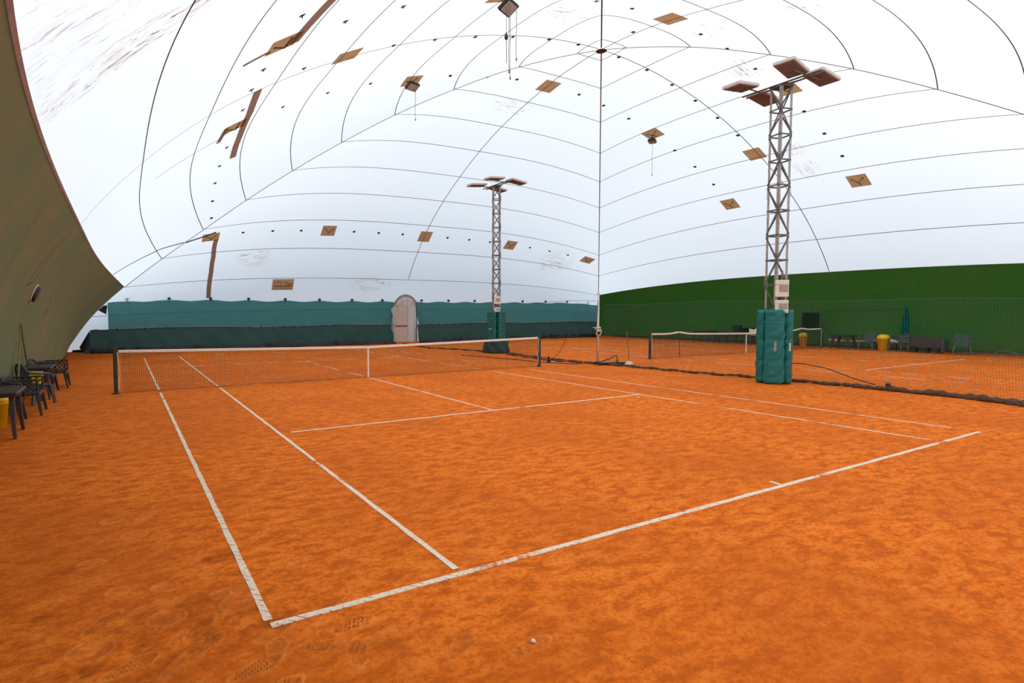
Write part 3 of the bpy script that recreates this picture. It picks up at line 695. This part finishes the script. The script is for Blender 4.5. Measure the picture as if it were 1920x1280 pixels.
# ------------------------------------------------------------------ far curtains, door
def curtain(x0,x1,label,lx_lo,open_left,open_right,clips):
    root=empty('curtain',((x0+x1)/2,28.2,0),label,'curtain'); ox=(x0+x1)/2
    def wy(x,z): # membrane at that height
        t=max(-.99,min(.99,(x-CX)/17.0)); lo,hi=8.5,11.
        for _ in range(18):
            m=(lo+hi)/2
            if S('far',m,t).z>z: lo=m
            else: hi=m
        return S('far',lo,t).y
    n=260
    def topz(x,i):
        zc=2.56+.035*math.cos((x-1.3)*PI)
        return zc-.16*max(0,(abs(x-CX)-13.5))/3
    def midz(x): return 1.17+.03*math.sin(x*.7)
    def foldup(x,k): return .05*math.sin(x*2.1+k*2)*k
    P=[]
    J=10
    for j in range(J+1):
        k=j/J; row=[]
        for i in range(n+1):
            u=i/n; x=x0+(x1-x0)*u
            if open_left and u<.07: x=x0+(x1-x0)*u+ (0 if k<.8 else 0)
            if open_right: # swept back at the door
                q=max(0,(u-.90)/.10); x-=q*q*(.45*k)*1.0
            if open_left==2:
                q=max(0,(.05-u)/.05); x+=q*.15*k
            z=topz(x,i)*(1-k)+midz(x)*k
            yt=wy(x,2.5)-.10; yy=yt*(1-k)+(28.02)*k
            row.append(Vector((x-ox,yy-28.2+foldup(x,k)+.025*math.sin(x*8+math.sin(x*1.7)*2)*k-.012*math.exp(-((z-2.08)/.03)**2),z)))
        P.append(row)
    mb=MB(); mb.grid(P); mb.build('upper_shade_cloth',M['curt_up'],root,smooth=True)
    P=[]; xl=lx_lo
    for j in range(J+1):
        k=j/J; row=[]
        for i in range(n+1):
            u=i/n; x=xl+(x1-xl)*u
            if open_right:
                q=max(0,(u-.90)/.10); x-=q*q*(.45+.05*math.sin(k*9))
            if x<x0+.3 and not open_left==2: x-=.25*k*(1-u*4 if u<.25 else 0)
            z=(midz(x)-.012-.028*abs(math.sin(x*PI/.62))**.7)*(1-k)+.02*k
            yy=28.0*(1-k)+27.68*k
            fold=.10*math.sin(x*1.6+k*3)*k+.05*math.sin(x*5.3-k*4+math.sin(x))*math.sin(k*PI)+.03*math.sin(x*9.7+k*6+2*math.sin(x*.6))*k
            row.append(Vector((x-ox,yy-28.2+fold,z)))
        P.append(row)
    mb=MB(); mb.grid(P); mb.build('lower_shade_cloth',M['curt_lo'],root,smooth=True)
    mb=MB(); mb.grid([[p+Vector((0,-.02,0)) for p in P[-3]],[p+Vector((0,-.03,0)) for p in P[-2]],[p+Vector((0,-.04,0)) for p in P[-1]]]); mb.build('bottom_flap',M['black'],root,smooth=True)
    mb=MB(); mb.grid([[p+Vector((0,-.012,.012)) for p in P[0]],[p+Vector((0,-.014,-.03)) for p in P[0]]]); mb.build('hem_tape',M['black'],root,smooth=True)
    mb=MB(); mb.tube([Vector((xl+(x1-.3*(1 if open_right else 0)-xl)*i/60-ox,27.66-28.2+.05*math.sin(i*1.3),.06)) for i in range(61)],[.07+.025*math.sin(i*.9) for i in range(61)],7,squash=.8); mb.build('bottom_hem',M['black'],root,smooth=True)
    mb=MB(); a=x0; 
    mb.tube([Vector((a+(x1-.25*(1 if open_right else 0)-a)*i/40-ox,28.02-28.2,1.155+.03*math.sin((a+(x1-a)*i/40)*.7))) for i in range(41)],.012,5)
    kx=x0+.35
    while kx<x1-.4: mb.box((kx-ox,28.0-28.2,1.145),(.05,.03,.09)); kx+=.62
    mb.build('support_wire',M['whitep'] if False else M['black'],root)
    for cx_ in clips:
        mb=MB(); y=wy(cx_,2.64); mb.box((cx_-ox,y-.07-28.2,2.66),(.13,.10,.13)); mb.tube([(cx_-ox,y-.1-28.2,2.6),(cx_-ox,y-.12-28.2,2.45)],.012,5); mb.build('clip',M['black'],root)
    return root
curtain(-1.35,14.05,'long green shade curtain left of the door, along the far white wall',-2.1,1,True,[-.54,1.33,3.31,5.25,7.25,9.24,11.24,13.21])
curtain(15.36,30.8,'long green shade curtain right of the door, along the far white wall',15.36,2,False,[15.94,17.94,19.98,23.97,25.97,27.88,29.75])
# folded-over dark corners at the left end of the curtain
mb=MB(); mb.grid([[Vector((-1.35,28.02,2.45)),Vector((-1.42,28.0,1.85))],[Vector((-1.75,28.0,2.05)),Vector((-1.42,27.98,1.85))]]);
tag(mb.build('curtain_corner_flap',M['black'],solid=.01),'black triangular corner flap at the upper left end of the curtain','curtain')
mb=MB(); mb.grid([[Vector((-2.13,27.9,1.08)),Vector((-2.12,27.7,.1))],[Vector((-2.55,27.85,.3)),Vector((-2.4,27.7,.05))]])
tag(mb.build('curtain_corner_flap',M['black'],solid=.01),'dark corner flap at the bottom left end of the curtain, touching the ground','curtain')
mb=MB(); mb.tube([(-2.9,29.0,.07),(-2.2,28.9,.08),(-1.4,28.7,.07),(-.4,28.6,.06)],[.07,.1,.1,.06],8,squash=.8); tag(mb.build('rolled_sheet',M['black'],smooth=True),'rolled black sheet on the ground in the far left corner','sheet')

# airlock door
dr=empty('door_1',(14.66,28.6,0),None,None); dr['kind']='structure'
mb=MB(); R0=.72; zc=2.08
outer=[];inner=[]
for k in range(25):
    a=PI*k/24; outer.append(Vector((R0*math.cos(a),0,zc+.80*math.sin(a)))); 
prof=[Vector((R0,0,0))]+outer+[Vector((-R0,0,0))]
inn=[Vector((.19 if p.x>0 else -.90,0,min(p.z*.95,2.18))) if abs(p.x)>.35 else Vector((p.x*.5-.3,0,2.18)) for p in prof]
def off(L,y): return [p+Vector((0,y,0)) for p in L]
mb.grid([off(prof,1.0),off(prof,-.45)]); 
mid_=[Vector(((a_.x+b_.x)/2,-.55,(a_.z+b_.z)/2)) for a_,b_ in zip(prof,inn)]
mb.grid([off(prof,-.45),mid_,off(inn,-.35)])
mb.build('door_arch',M['arch'],dr,smooth=True)
mb=MB()
for k0 in(4,9,14):
    a=PI*(k0+2)/24; mb.tube([(R0*.99*math.cos(a),-.47,zc+.80*math.sin(a)),((R0*.86)*math.cos(a),-.56,(zc+.80*math.sin(a))*.95),(R0*.6*math.cos(a),-.50,min((zc+.80*math.sin(a))*.88,2.25))],.008,5)
mb.tube([Vector((R0*.88*math.cos(PI*k/20),-.56,1.98+.66*math.sin(PI*k/20))) for k in range(21)],.008,5)
mb.build('arch_seam',M['cord'],dr)
mb=MB(); mb.box((-.36,-.30,1.06),(1.06,.05,2.12)); dp=mb.build('door_leaf',M['door'],dr,bevel=.01)
mb=MB(); mb.box((-.36,-.345,1.06),(1.0,.03,.06)); mb.build('push_bar',M['red'],dp)
mb=MB(); mb.box((.19,-.31,1.08),(.045,.07,2.2)); mb.box((-.91,-.31,1.08),(.045,.07,2.2)); mb.box((-.36,-.31,2.17),(1.1,.07,.05)); mb.build('door_frame',M['door'],dr)
mb=MB(); L=[];Rr=[]
for k in range(21):
    a=PI*(.08+.84*k/20); L.append(Vector((.72*math.cos(a),-.48,2.08+.80*math.sin(a)))); Rr.append(Vector((.86*math.cos(a),-.44,2.08+.95*math.sin(a))))
mb.grid([L,Rr]); mb.build('arch_trim',M['band'],dr,solid=.02)
mb=MB(); mb.box((-.1,-.55,.03),(1.5,.5,.06)); mb.build('door_sill',M['clay'],dr)
mb=MB(); mb.tube([(15.29,27.9,0),(15.29,27.95,2.5)],.028,8); tag(mb.build('curtain_pole',M['post'],smooth=True),'thin dark upright pole beside the door, at the curtain edge','pole')

# ------------------------------------------------------------------ divider net and what hangs on it
dn=empty('divider_net',(14.5,3,0),'fine dark divider net hung between the two courts on the right','net')
TOP=[(14.35,11.3),(14.5,8),(14.93,5.7),(14.95,4.5),(14.75,3),(14.6,0),(14.6,-4.8)]
BOT=[(14.3,11.2),(14.5,7.7),(14.95,5.6),(15.02,4.6),(15.12,3.6),(15.15,1.6),(14.85,.4),(14.7,-2),(14.6,-4.8)]
def lerp_y(P,y):
    for a,b in zip(P[:-1],P[1:]):
        if b[1]<=y<=a[1]: u=(a[1]-y)/(a[1]-b[1]); u=u*u*(3-2*u)*.5+u*.5; return a[0]+(b[0]-a[0])*u
    return P[-1][0] if y<P[-1][1] else P[0][0]
def ntop(y): return 2.18+.03*math.sin(y*1.1)-.10*max(0,(3.5-y))/5
def npt(y,k):
    xt,xb=lerp_y(TOP,y),lerp_y(BOT,y); kk=1-k
    return Vector((xt+(xb-xt)*kk**2.2-14.5+.03*math.sin(y*2+k*3)*kk, y-3, .10+(ntop(y)-.10)*k))
mb=MB(); ys0,ys1=-4.6,11.2; cell=.05; n=int((ys1-ys0)/cell)
for i in range(n+1):
    y=ys0+(ys1-ys0)*i/n; mb.tube([npt(y,k) for k in(0,.15,.35,.65,1)],.0017,3,cap=False)
for j in range(43):
    k=j/42; mb.tube([npt(ys0+(ys1-ys0)*i/60,k) for i in range(61)],.0017,3,cap=False)
mb.build('netting',M['divnet'],dn)
mb=MB(); mb.tube([npt(ys0+(ys1-ys0)*i/60,1) for i in range(61)],.007,5); mb.build('top_cable',M['divnet'],dn)
mb=MB(); m=220
mb.tube([Vector((lerp_y(BOT,ys0+(ys1-ys0)*i/m)-14.5+.02*math.sin(i*.7),ys0+(ys1-ys0)*i/m-3,.045+.01*math.sin(i*.5))) for i in range(m+1)],[(.045+.055*max(0,min(1,(5.5-(ys0+(ys1-ys0)*i/m))/5)))*(1+.25*math.sin(i*1.9)+.2*math.sin(i*.63)) for i in range(m+1)],8,squash=.75)
mb.build('bunched_hem',M['bundle'],dn,smooth=True)
mb=MB(); mb.tube([(15.12,5.4,.45),(15.18,4.9,.5),(15.22,4.3,.42),(15.25,3.7,.22),(15.26,3.2,.10)],.012,6); tag(mb.build('loose_rope',M['black']),'loose dark rope looping along the divider net beside the tower pads','rope')
# dropped part of the net beyond the pole
mb=MB()
def gp(P,n):
    out=[]
    for a,b in zip(P[:-1],P[1:]):
        for i in range(n): u=i/n; out.append(Vector((a[0]+(b[0]-a[0])*u,a[1]+(b[1]-a[1])*u,0)))
    out.append(Vector((*P[-1],0))); return out
pp=gp([(14.2,11.45),(14.1,12.3),(14.05,13.4),(14.2,15),(14.5,17.3)],14)
mb.tube([p+Vector((.04*math.sin(i*.8),0,.05)) for i,p in enumerate(pp)],[.045*(1+.35*math.sin(i*1.7)+.3*math.sin(i*.51)) for i in range(len(pp))],8,squash=.7)
pp=gp([(13.9,12.0),(13.7,13.6),(13.9,15.2),(14.2,17.0)],10)
mb.tube([p+Vector((.05*math.sin(i*.9),0,.03)) for i,p in enumerate(pp)],[.035*(1+.4*math.sin(i*1.3)) for i in range(len(pp))],6,squash=.7)
pp=gp([(14.3,19.0),(14.0,21),(13.3,22.5),(13.6,24.5),(14.0,27)],10)
mb.tube([p+Vector((.05*math.sin(i*.9),0,.035)) for i,p in enumerate(pp)],[.045*(1+.4*math.sin(i*1.3)) for i in range(len(pp))],6,squash=.7)
tag(mb.build('fallen_net',M['bundle'],smooth=True),'dropped dark divider net lying in a long heap on the clay near the far tower','net')
pl=empty('net_pole',(14.21,11.4,0),'slim white pole with a knotted white rope, at the end of the divider net','pole')
mb=MB(); mb.tube([(0,0,0),(0,0,2.55)],.036,10); mb.lathe([(.05,0),(.06,.02),(.03,.05),(0,.05)],(0,0,2.55),10); mb.build('pole',M['whitep'],pl,smooth=True)
mb=MB(); mb.tube([(-.10,-.06,0.02),(-.09,-.05,.9),(-.12,-.05,1.3),(-.07,-.05,2.3)],.012,6); mb.tube([(-.12,-.05,2.3),(-.5,1.1,2.33),(-1.2,4,2.15)],.006,4); mb.build('guy_rope',M['cord'],pl)
mb=MB(); pr=[]
for i in range(60):
    a=i*.75; pr.append((.07*math.cos(a)*(1+.3*math.sin(i)),.07*math.sin(a),1.28+.07*math.sin(i*.35)))
mb.tube(pr,.018,6); mb.tube([(-.05,-.05,1.32),(-.18,-.06,1.33),(-.3,-.05,1.34)],.014,6); mb.tube([(.05,-.07,1.3),(.09,-.08,1.2),(.04,-.08,1.1),(.0,-.08,1.05)],.016,6); mb.tube([(-.06,-.07,1.3),(-.14,-.08,1.18),(-.17,-.08,1.08)],.014,6); mb.build('rope_knot',M['whitep'],pl)
mb=MB(); mb.lathe([(0,0),(.10,.05),(.09,.16),(0,.22)],(-.06,.02,1.06),10); mb.build('black_winch',M['black'],pl)
mb=MB(); mb.tube([(13.2,12.9,.02),(13.4,12.6,.35),(13.55,12.3,.95),(13.62,12.1,1.25)],.009,5); mb.lathe([(.10,0),(.07,.05),(.03,.22),(0,.25)],(13.2,12.9,0),8)
tag(mb.build('hanging_line',M['net']),'thin dark slanting line rising from the fallen net left of the white pole','rope')
db=empty('drag_brush',(14.5,11.0,0),'dark drag brush with a bent pipe handle lying at the foot of the white pole','drag brush')
mb=MB(); mb.box((0,0,.06),(1.05,.10,.06),rz=-.25); mb.box((.08,.28,.05),(.95,.05,.04),rz=-.25); mb.box((.55,.05,.05),(.05,.4,.04),rz=-.25); mb.box((-.5,.25,.05),(.05,.4,.04),rz=-.25); mb.build('frame',M['blackm'],db)
mb=MB(); mb.box((0,0,.02),(1.0,.07,.04),rz=-.25); mb.build('bristles',M['dark'],db)
mb=MB(); mb.tube([(-.95,.75,.04),(-.55,.38,.07),(-.3,.2,.12),(.0,.05,.24),(.16,.02,.32),(.23,.0,.33),(.26,0,.28),(.27,0,.1)],.018,8); mb.build('handle',M['blackm'],db,smooth=True)
mb=MB(); mb.tube([(.16,.02,.325),(.23,.0,.336),(.265,0,.28)],.024,8); mb.lathe([(.04,0),(.05,.06),(.035,.14),(.02,.16)],(.27,0,.08),10); mb.build('fitting',M['wood'],db)
mb=MB(); mb.tube([(13.55,11.75,.015),(13.0,12.9,.015),(12.9,14.2,.015),(12.6,16,.015),(12.2,17.6,.015)],.014,5); tag(mb.build('hose',M['black'],smooth=True),'thin black hose running over the clay behind the near net','hose')
br=empty('broom',(15.1,10.75,0),'push broom with a pale flat head leaning on the divider net','broom')
mb=MB(); mb.tube([(0,0,.10),(-.22,-.15,.65),(-.36,-.2,1.2)],.012,8); mb.build('handle',M['wood'],br)
mb=MB(); mb.lathe([(.19,0),(.21,.03),(.14,.09),(.05,.13),(0,.13)],(0,0,.0),14,sy=.45); mb.build('head',M['whitep'],br)

# ------------------------------------------------------------------ plastic furniture
def table(loc,w,d,label,mat,h=.72,rz=0,group=None):
    r=empty('plastic_table',loc,label,'table',group,rz)
    mb=MB(); mb.rbox((0,0,h-.018),(w,d,.036),.05); mb.rbox((0,0,h-.055),(w*.93,d*.93,.05),.04); mb.build('tabletop',mat,r)
    for sx in(-1,1):
        for sy in(-1,1):
            mb=MB(); tx,ty=sx*(w/2-.10),sy*(d/2-.20); bx_,by_=sx*(w/2-.06),sy*(d/2-.06)
            rows=[]
            for k in range(6):
                u=k/5; x=tx+(bx_-tx)*u**1.3; y=ty+(by_-ty)*u**.7; s_=.055-.022*u; z=(h-.06)*(1-u)
                rows.append([Vector((x+s_*.6*a,y+s_*b*1.2,z)) for a,b in((-1,-1),(1,-1),(1,1),(-1,1),(-1,-1))])
            mb.grid(rows,flip=True); mb.add(rows[-1][:4],[(0,1,2,3)]); mb.build('leg',mat,r)
    return r
def chair_parts(r,mat,kind,w=.56,d=.52,sh=.42,bh=.86):
    # faces +x ; seat
    mb=MB(); mb.rbox((0,0,sh-.015),(d,w-.06,.03),.07); mb.rbox((d/2-.03,0,sh-.04),(.05,w-.10,.06),.02); mb.build('seat',mat,r)
    for sx in(-1,1):
        for sy in(-1,1):
            mb=MB(); t=Vector((sx*(d/2-.05),sy*(w/2-.05),sh-.01)); b=Vector((sx*(d/2+.015),sy*(w/2-.005),0)); rows=[]
            for k in range(5):
                u=k/4; c=t+(b-t)*u; s_=.032-.012*u; rows.append([c+Vector((s_*a,s_*q*1.1,0)) for a,q in((-1,-1),(1,-1),(1,1),(-1,1),(-1,-1))])
            mb.grid(rows,flip=True); mb.add(rows[-1][:4],[(0,1,2,3)]); mb.build('leg',mat,r)
    ah=sh+.24
    if kind=='round':
        mb=MB(); arc=[]
        for k in range(17):
            a=PI*k/16; arc.append(Vector((-d/2-.02-.10*math.sin(a)**.7,-(w/2-.03)*math.cos(a),sh+.06+(bh-sh-.06)*math.sin(a)**.6)))
        mb.tube(arc,.018,8,squash=1)
        base=[Vector((-d/2+.02,(w*.30)*(k/6*2-1),sh)) for k in range(7)]
        for k in range(7):
            u=(k+1)/8; a=math.acos(max(-1,min(1,-(w*.30*(k/6*2-1))*1.45/(w/2-.03)))) ; a=PI*(.16+.68*k/6)
            p=Vector((-d/2-.02-.10*math.sin(a)**.7,-(w/2-.03)*math.cos(a),sh+.06+(bh-sh-.06)*math.sin(a)**.6))
            q=base[k]; m_=(p+q)/2; s_=(Vector((0,1,0))*.021)
            mb.add([q-s_,q+s_,m_+s_+Vector((-.02,0,0)),m_-s_+Vector((-.02,0,0)),p+s_*1.2,p-s_*1.2],[(0,1,2,3),(3,2,4,5)])
        mb.build('backrest',mat,r,solid=.006)
        for sy in(-1,1):
            mb=MB(); mb.tube([(-d/2-.08,sy*(w/2-.03),sh+.26),(-d*.2,sy*(w/2),ah),(d*.25,sy*(w/2),ah-.01),(d/2-.02,sy*(w/2-.01),ah-.06),(d/2,sy*(w/2-.03),sh)],[.02,.026,.026,.022,.02],8); mb.build('armrest',mat,r,smooth=True)
    else:
        def lattice(o,ux,uz,W,Hh,t):
            mb=MB(); 
            fr=[o,o+ux*W,o+ux*W+uz*Hh,o+uz*Hh]
            for a,b in zip(fr,fr[1:]+fr[:1]): mb.tube([a,b],.019,6)
            stp=.10; c=-Hh
            while c<W:
                for sg in(0,1):
                    u0=max(0,c); u1=min(W,c+Hh)
                    if u1-u0>.01:
                        z0,z1=u0-c,u1-c
                        if sg: z0,z1=Hh-z0,Hh-z1
                        mb.tube([o+ux*u0+uz*z0,o+ux*u1+uz*z1],.011,5)
                c+=stp
            return mb
        lattice(Vector((-d/2-.0,-w/2+.02,sh)),Vector((0,1,0)),Vector((-.22,0,.97)),w-.04,bh-sh-.05,0).build('backrest',mat,r)
        for sy in(-1,1): lattice(Vector((-d/2,sy*(w/2-.01),sh)),Vector((1,0,0)),Vector((0,0,1)),d-.03,.25,0).build('armrest',mat,r)
def chair(loc,rz,label,mat,kind,group=None,**k):
    r=empty('plastic_chair',loc,label,'chair',group,rz); chair_parts(r,mat,kind,**k); return r
def bin_(loc,h,rt,label,mat,mat2):
    r=empty('bin',loc,label,'bin'); 
    mb=MB(); mb.lathe([(rt*.72,0),(rt*.98,h*.72),(rt*1.04,h*.72),(rt*1.04,h*.76),(rt*.94,h*.76)],n=20); mb.build('body',mat,r,smooth=True)
    mb=MB(); mb.lathe([(rt*1.03,h*.765),(rt*.98,h*.84),(rt*.80,h*.95),(rt*.45,h),(0,h)],n=20); l=mb.build('lid',mat2,r,smooth=True)
    mb=MB(); mb.box((-rt*.78,0,h*.86),(.02,rt*.8,h*.08)); mb.build('flap',mat2,l)
    return r
P1=M['plast']
table((-2.45,7.55,0),.60,.92,'charcoal plastic table at the left edge, nearest to the camera',P1)
chair((-2.37,9.72,0),0,'charcoal lattice armchair behind the nearest table',P1,'lattice',w=.78,d=.50,bh=.78)
chair((-2.36,11.1,0),.55,'charcoal round-backed armchair in front of the second table',M['plast2'],'round',w=.56,d=.40)
table((-2.44,12.1,0),.60,.98,'charcoal plastic table farther along the green wall, between the armchairs',P1)
chair((-2.28,14.05,0),0,'charcoal lattice armchair farthest along the left wall',P1,'lattice',w=.74,d=.52,bh=.76)
chair((-2.42,13.15,0),-.3,'dark round-backed chair tucked behind the second table',P1,'round',w=.5,d=.34,bh=.80)
chair((-2.45,8.80,0),.0,'dark plastic chair half hidden behind the nearest table',P1,'round',w=.5,d=.26,bh=.8)
bin_((-2.57,8.26,0),.58,.14,'yellow bin behind the nearest table at the left edge',M['yellow'],M['yellow'])
mb=MB(); mb.rbox((0,0,.12),(.24,.34,.24),.03); tag(mb.build('yellow_box',M['yellow'],loc=(-2.38,11.12,.425)),'yellow box on the seat of the round-backed armchair by the left wall','box')
for a,b,lab,r_ in(((-2.78,13.8,0),(-2.57,10.95,1.70),'long pale pole leaning against the green wall, taller of the two',.017),((-2.58,10.1,0),(-2.62,11.1,1.30),'shorter pale pole standing against the green wall',.016)):
    mb=MB(); mb.tube([a,b],r_,8); tag(mb.build('leaning_pole',M['wood']),lab,'pole')
# vent hole in left wall
vt=empty('wall_vent',(0,0,0),'round black vent hole with a white rim in the left green wall','vent')
c0=S('left',9.85,-.029); nn=Nrm('left',9.85,-.029)
q=nn.to_track_quat('Z','Y').to_matrix().to_4x4(); q.translation=c0
mb=MB(); mb.lathe([(0,.0),(.19,.0),(.17,.05),(0,.05)],(0,0,.03),24); o=mb.build('opening',M['black'],vt); o.matrix_local=q
mb=MB(); mb.lathe([(0,0),(.215,.0),(.215,.02),(0,.02)],(0,0,.01),24); o=mb.build('rim',M['whitep'],vt); o.matrix_local=q
mb=MB(); mb.tube([S('left',9.85,.19)+Nrm('left',9.85,.19)*.02,S('left',10.1,.17)+Nrm('left',10.1,.17)*.02],.01,5); tag(mb.build('short_rope',M['cord']),'short pale rope end stuck on the green wall beyond the vent','rope')

# right-hand side, behind the divider net
P2=M['plast2']; gB='dark furniture along the right green wall'
chair((31.0,6.55,0),PI+.35,'slate round-backed chair at the right end of the row by the green wall',P2,'round',bh=.9,w=.6)
chair((31.05,8.85,0),PI-.2,'slate round-backed chair right of the yellow bin, below the teal banner',P2,'round',bh=.86,w=.56)
chair((30.98,10.1,0),PI+.1,'slate round-backed chair left of the tall yellow bin',P2,'round',bh=.86,w=.6)
table((30.95,11.15,0),.8,.95,'dark table by the green wall, between the two yellow bins',P1,h=.70)
r=empty('bench',(31.0,7.75,0),'dark two-seat bench with solid back, seen through the divider net','bench')
mb=MB(); mb.rbox((0,0,.40),(.55,1.15,.08),.05); mb.build('seat',M['blackm'],r)
mb=MB(); mb.rbox((-.25,0,.50),(.06,1.15,.50),.03); mb.build('backrest',P1,r)
for sy in(-1,1):
    mb=MB(); mb.rbox((0,sy*.62,.36),(.6,.08,.56),.03); mb.build('armrest',P2,r)
for sx in(-1,1):
    for sy in(-1,0,1): mb=MB(); mb.box((sx*.2,sy*.45,.12),(.08,.09,.24)); mb.build('leg',M['blackm'],r)
bin_((31.0,9.45,0),.78,.26,'larger yellow bin with matching lid, by the right green wall',M['yellow'],M['yellow'])
bin_((30.9,13.05,0),.76,.20,'smaller yellow bin with a paler lid, near the far net post',M['yellow'],M['yellow2'])
mb=MB(); mb.tube([(31.55,12.1,.40),(31.5,11.2,.38),(31.5,10.3,.40)],.045,8); mb.tube([(31.5,10.25,.38),(31.48,10.0,.42),(31.45,9.3,.42),(31.45,9.0,.38)],[.05,.11,.13,.10],8); mb.tube([(31.45,9.0,.40),(31.4,8.45,.38)],.085,8)
tag(mb.build('rolled_banner',M['whitep'],smooth=True),'long white rolled banner lying behind the chairs by the right wall','banner')
table((30.9,18.9,0),.8,1.2,'dark table behind the far net, left one of two',P1)
table((30.9,16.5,0),.8,1.3,'dark table behind the far net, carrying the black box',P1)
chair((30.7,17.7,0),PI,'dark chair between the two tables behind the far net',P1,'round')
chair((30.6,15.3,0),PI-.3,'dark chair with a white cloth behind the far net, beside the padded tower',P1,'round')
mb=MB(); mb.rbox((0,0,.19),(.3,.42,.38),.04); mb.rbox((-.16,.09,.2),(.03,.08,.28),.01); mb.rbox((-.16,-.09,.2),(.03,.08,.28),.01)
tag(mb.build('black_case',M['black'],loc=(30.9,16.75,.722)),'small black ridged case standing on the table behind the far net','case')
mb=MB(); mb.rbox((0,0,.11),(.4,.75,.22),.05); tag(mb.build('dark_bag',M['darkcloth'],loc=(30.9,16.15,.722)),'flat dark bag lying on the table beside the black case','bag')
mb=MB(); mb.grid([[Vector((-.32-.05*abs(i-2),-.3+.12*i,.86-.0*j-.12*j+.03*math.sin(i*2))) for i in range(5)] for j in range(4)]); tag(mb.build('white_cloth',M['whitep'],loc=(30.5,15.35,.05),solid=.015,smooth=True),'white cloth draped over a dark chair beside the padded tower','cloth')
hc=empty('hanging_cloth',(31.3,12.9,0),'dark green cloth hung from a pole near the far net post','cloth')
mb=MB(); mb.grid([[Vector((.03*math.sin(i*1.2),-.40+.8*i/10+.04*j*(-1 if i<5 else 1)*.2,1.82-.9*j/6)) for i in range(11)] for j in range(7)]); mb.build('cloth',M['darkcloth'],hc,smooth=True,solid=.01)
mb=MB(); mb.tube([(-.02,.5,1.84),(-.02,-.5,1.84)],.014,6); mb.tube([(-.02,-.45,1.84),(-.05,-.72,.0)],.014,6); mb.tube([(-.02,.45,1.84),(-.02,.6,.0)],.014,6); mb.build('pole',M['black'],hc)
mb=MB(); mb.grid([[Vector((31.42+.02*math.sin(i),8.72+.0*j+(-.02-.14*min(1,j/4)+.04*j*.2)*(1-i/4)+(.14*min(1,j/5)+.05)*(i/4),2.1-1.35*j/8)) for i in range(5)] for j in range(9)])
tag(mb.build('teal_banner',M['tealcloth'],smooth=True,solid=.01),'narrow teal banner hanging on the right green wall above a chair','banner')
mb=MB(); mb.tube([(31.45,12.5,1.97),(31.5,11.5,1.93),(31.5,10,1.95),(31.45,8.9,1.98)],.018,6); tag(mb.build('wall_cable',M['black']),'black cable along the right green wall above the table','cable')
mb=MB(); mb.tube([(31.9,7.0,.05),(32.0,5,.05),(32.0,2,.05),(31.9,-1,.05)],.03,6); mb.tube([(31.7,5.8,.03),(31.6,5.4,.22),(31.7,5.0,.1),(31.6,4.6,.04)],.02,6); tag(mb.build('ground_rope',M['cord']),'pale and dark rope lying along the foot of the right green wall','rope')
# skirting flap along the green wall foot
mb=MB()
for sd in('right','left'):
    ribbon(mb,[S(sd,10.97,-.9+1.8*i/60) for i in range(61)],[Nrm(sd,10.9,-.9+1.8*i/60) for i in range(61)],.08,0,.03)
o=mb.build('trim_3',M['dark']); o['kind']='structure'

# ------------------------------------------------------------------ light: sky and sun outside the translucent dome
w=bpy.data.worlds.new('World'); scene.world=w; w.use_nodes=True; nt=w.node_tree; nt.nodes.clear()
o_=nt.nodes.new('ShaderNodeOutputWorld'); bg=nt.nodes.new('ShaderNodeBackground'); tc=nt.nodes.new('ShaderNodeTexCoord'); sp=nt.nodes.new('ShaderNodeSeparateXYZ'); rp=nt.nodes.new('ShaderNodeValToRGB')
nt.links.new(tc.outputs['Generated'],sp.inputs[0]); mr=nt.nodes.new('ShaderNodeMapRange'); mr.inputs[1].default_value=-1; mr.inputs[2].default_value=1; nt.links.new(sp.outputs[2],mr.inputs[0]); nt.links.new(mr.outputs[0],rp.inputs[0])
e=rp.color_ramp.elements; e[0].position=.46; e[0].color=(.40,.44,.46,1); e[1].position=.52; e[1].color=(.53,.785,1.0,1)
k=e.new(.75); k.color=(.60,.82,1.0,1)
nt.links.new(rp.outputs[0],bg.inputs[0]); bg.inputs[1].default_value=1.9; nt.links.new(bg.outputs[0],o_.inputs[0])
sl=bpy.data.lights.new('sun','SUN'); sl.energy=5.6; sl.angle=math.radians(3); sl.color=(1,.955,.89)
so=bpy.data.objects.new('sun',sl); COL.objects.link(so); so.rotation_euler=Vector((.22,.60,-.9)).to_track_quat('-Z','Y').to_euler(); so.location=(10,-20,40)

# ------------------------------------------------------------------ camera
cam=bpy.data.cameras.new('camera'); co=bpy.data.objects.new('camera',cam); COL.objects.link(co); scene.camera=co
yaw,pitch,roll=.51670,-.0523,-.0030
f=Vector((math.sin(yaw)*math.cos(pitch),math.cos(yaw)*math.cos(pitch),math.sin(pitch))); r=Vector((math.cos(yaw),-math.sin(yaw),0)); u=r.cross(f)
r2=r*math.cos(roll)+u*math.sin(roll); u2=u*math.cos(roll)-r*math.sin(roll)
Mw=Matrix((r2,u2,-f)).transposed().to_4x4(); Mw.translation=Vector((-.7318,-3.4057,1.9104)); co.matrix_world=Mw
cam.sensor_width=36; cam.sensor_fit='HORIZONTAL'; cam.lens=1049.5/1920*36; cam.shift_x=132.6/1920; cam.clip_start=.05; cam.clip_end=300
scene.view_settings.view_transform='Standard'; scene.view_settings.look='None'; scene.view_settings.gamma=1; scene.view_settings.use_curve_mapping=False
scene.view_settings.exposure=-0.58
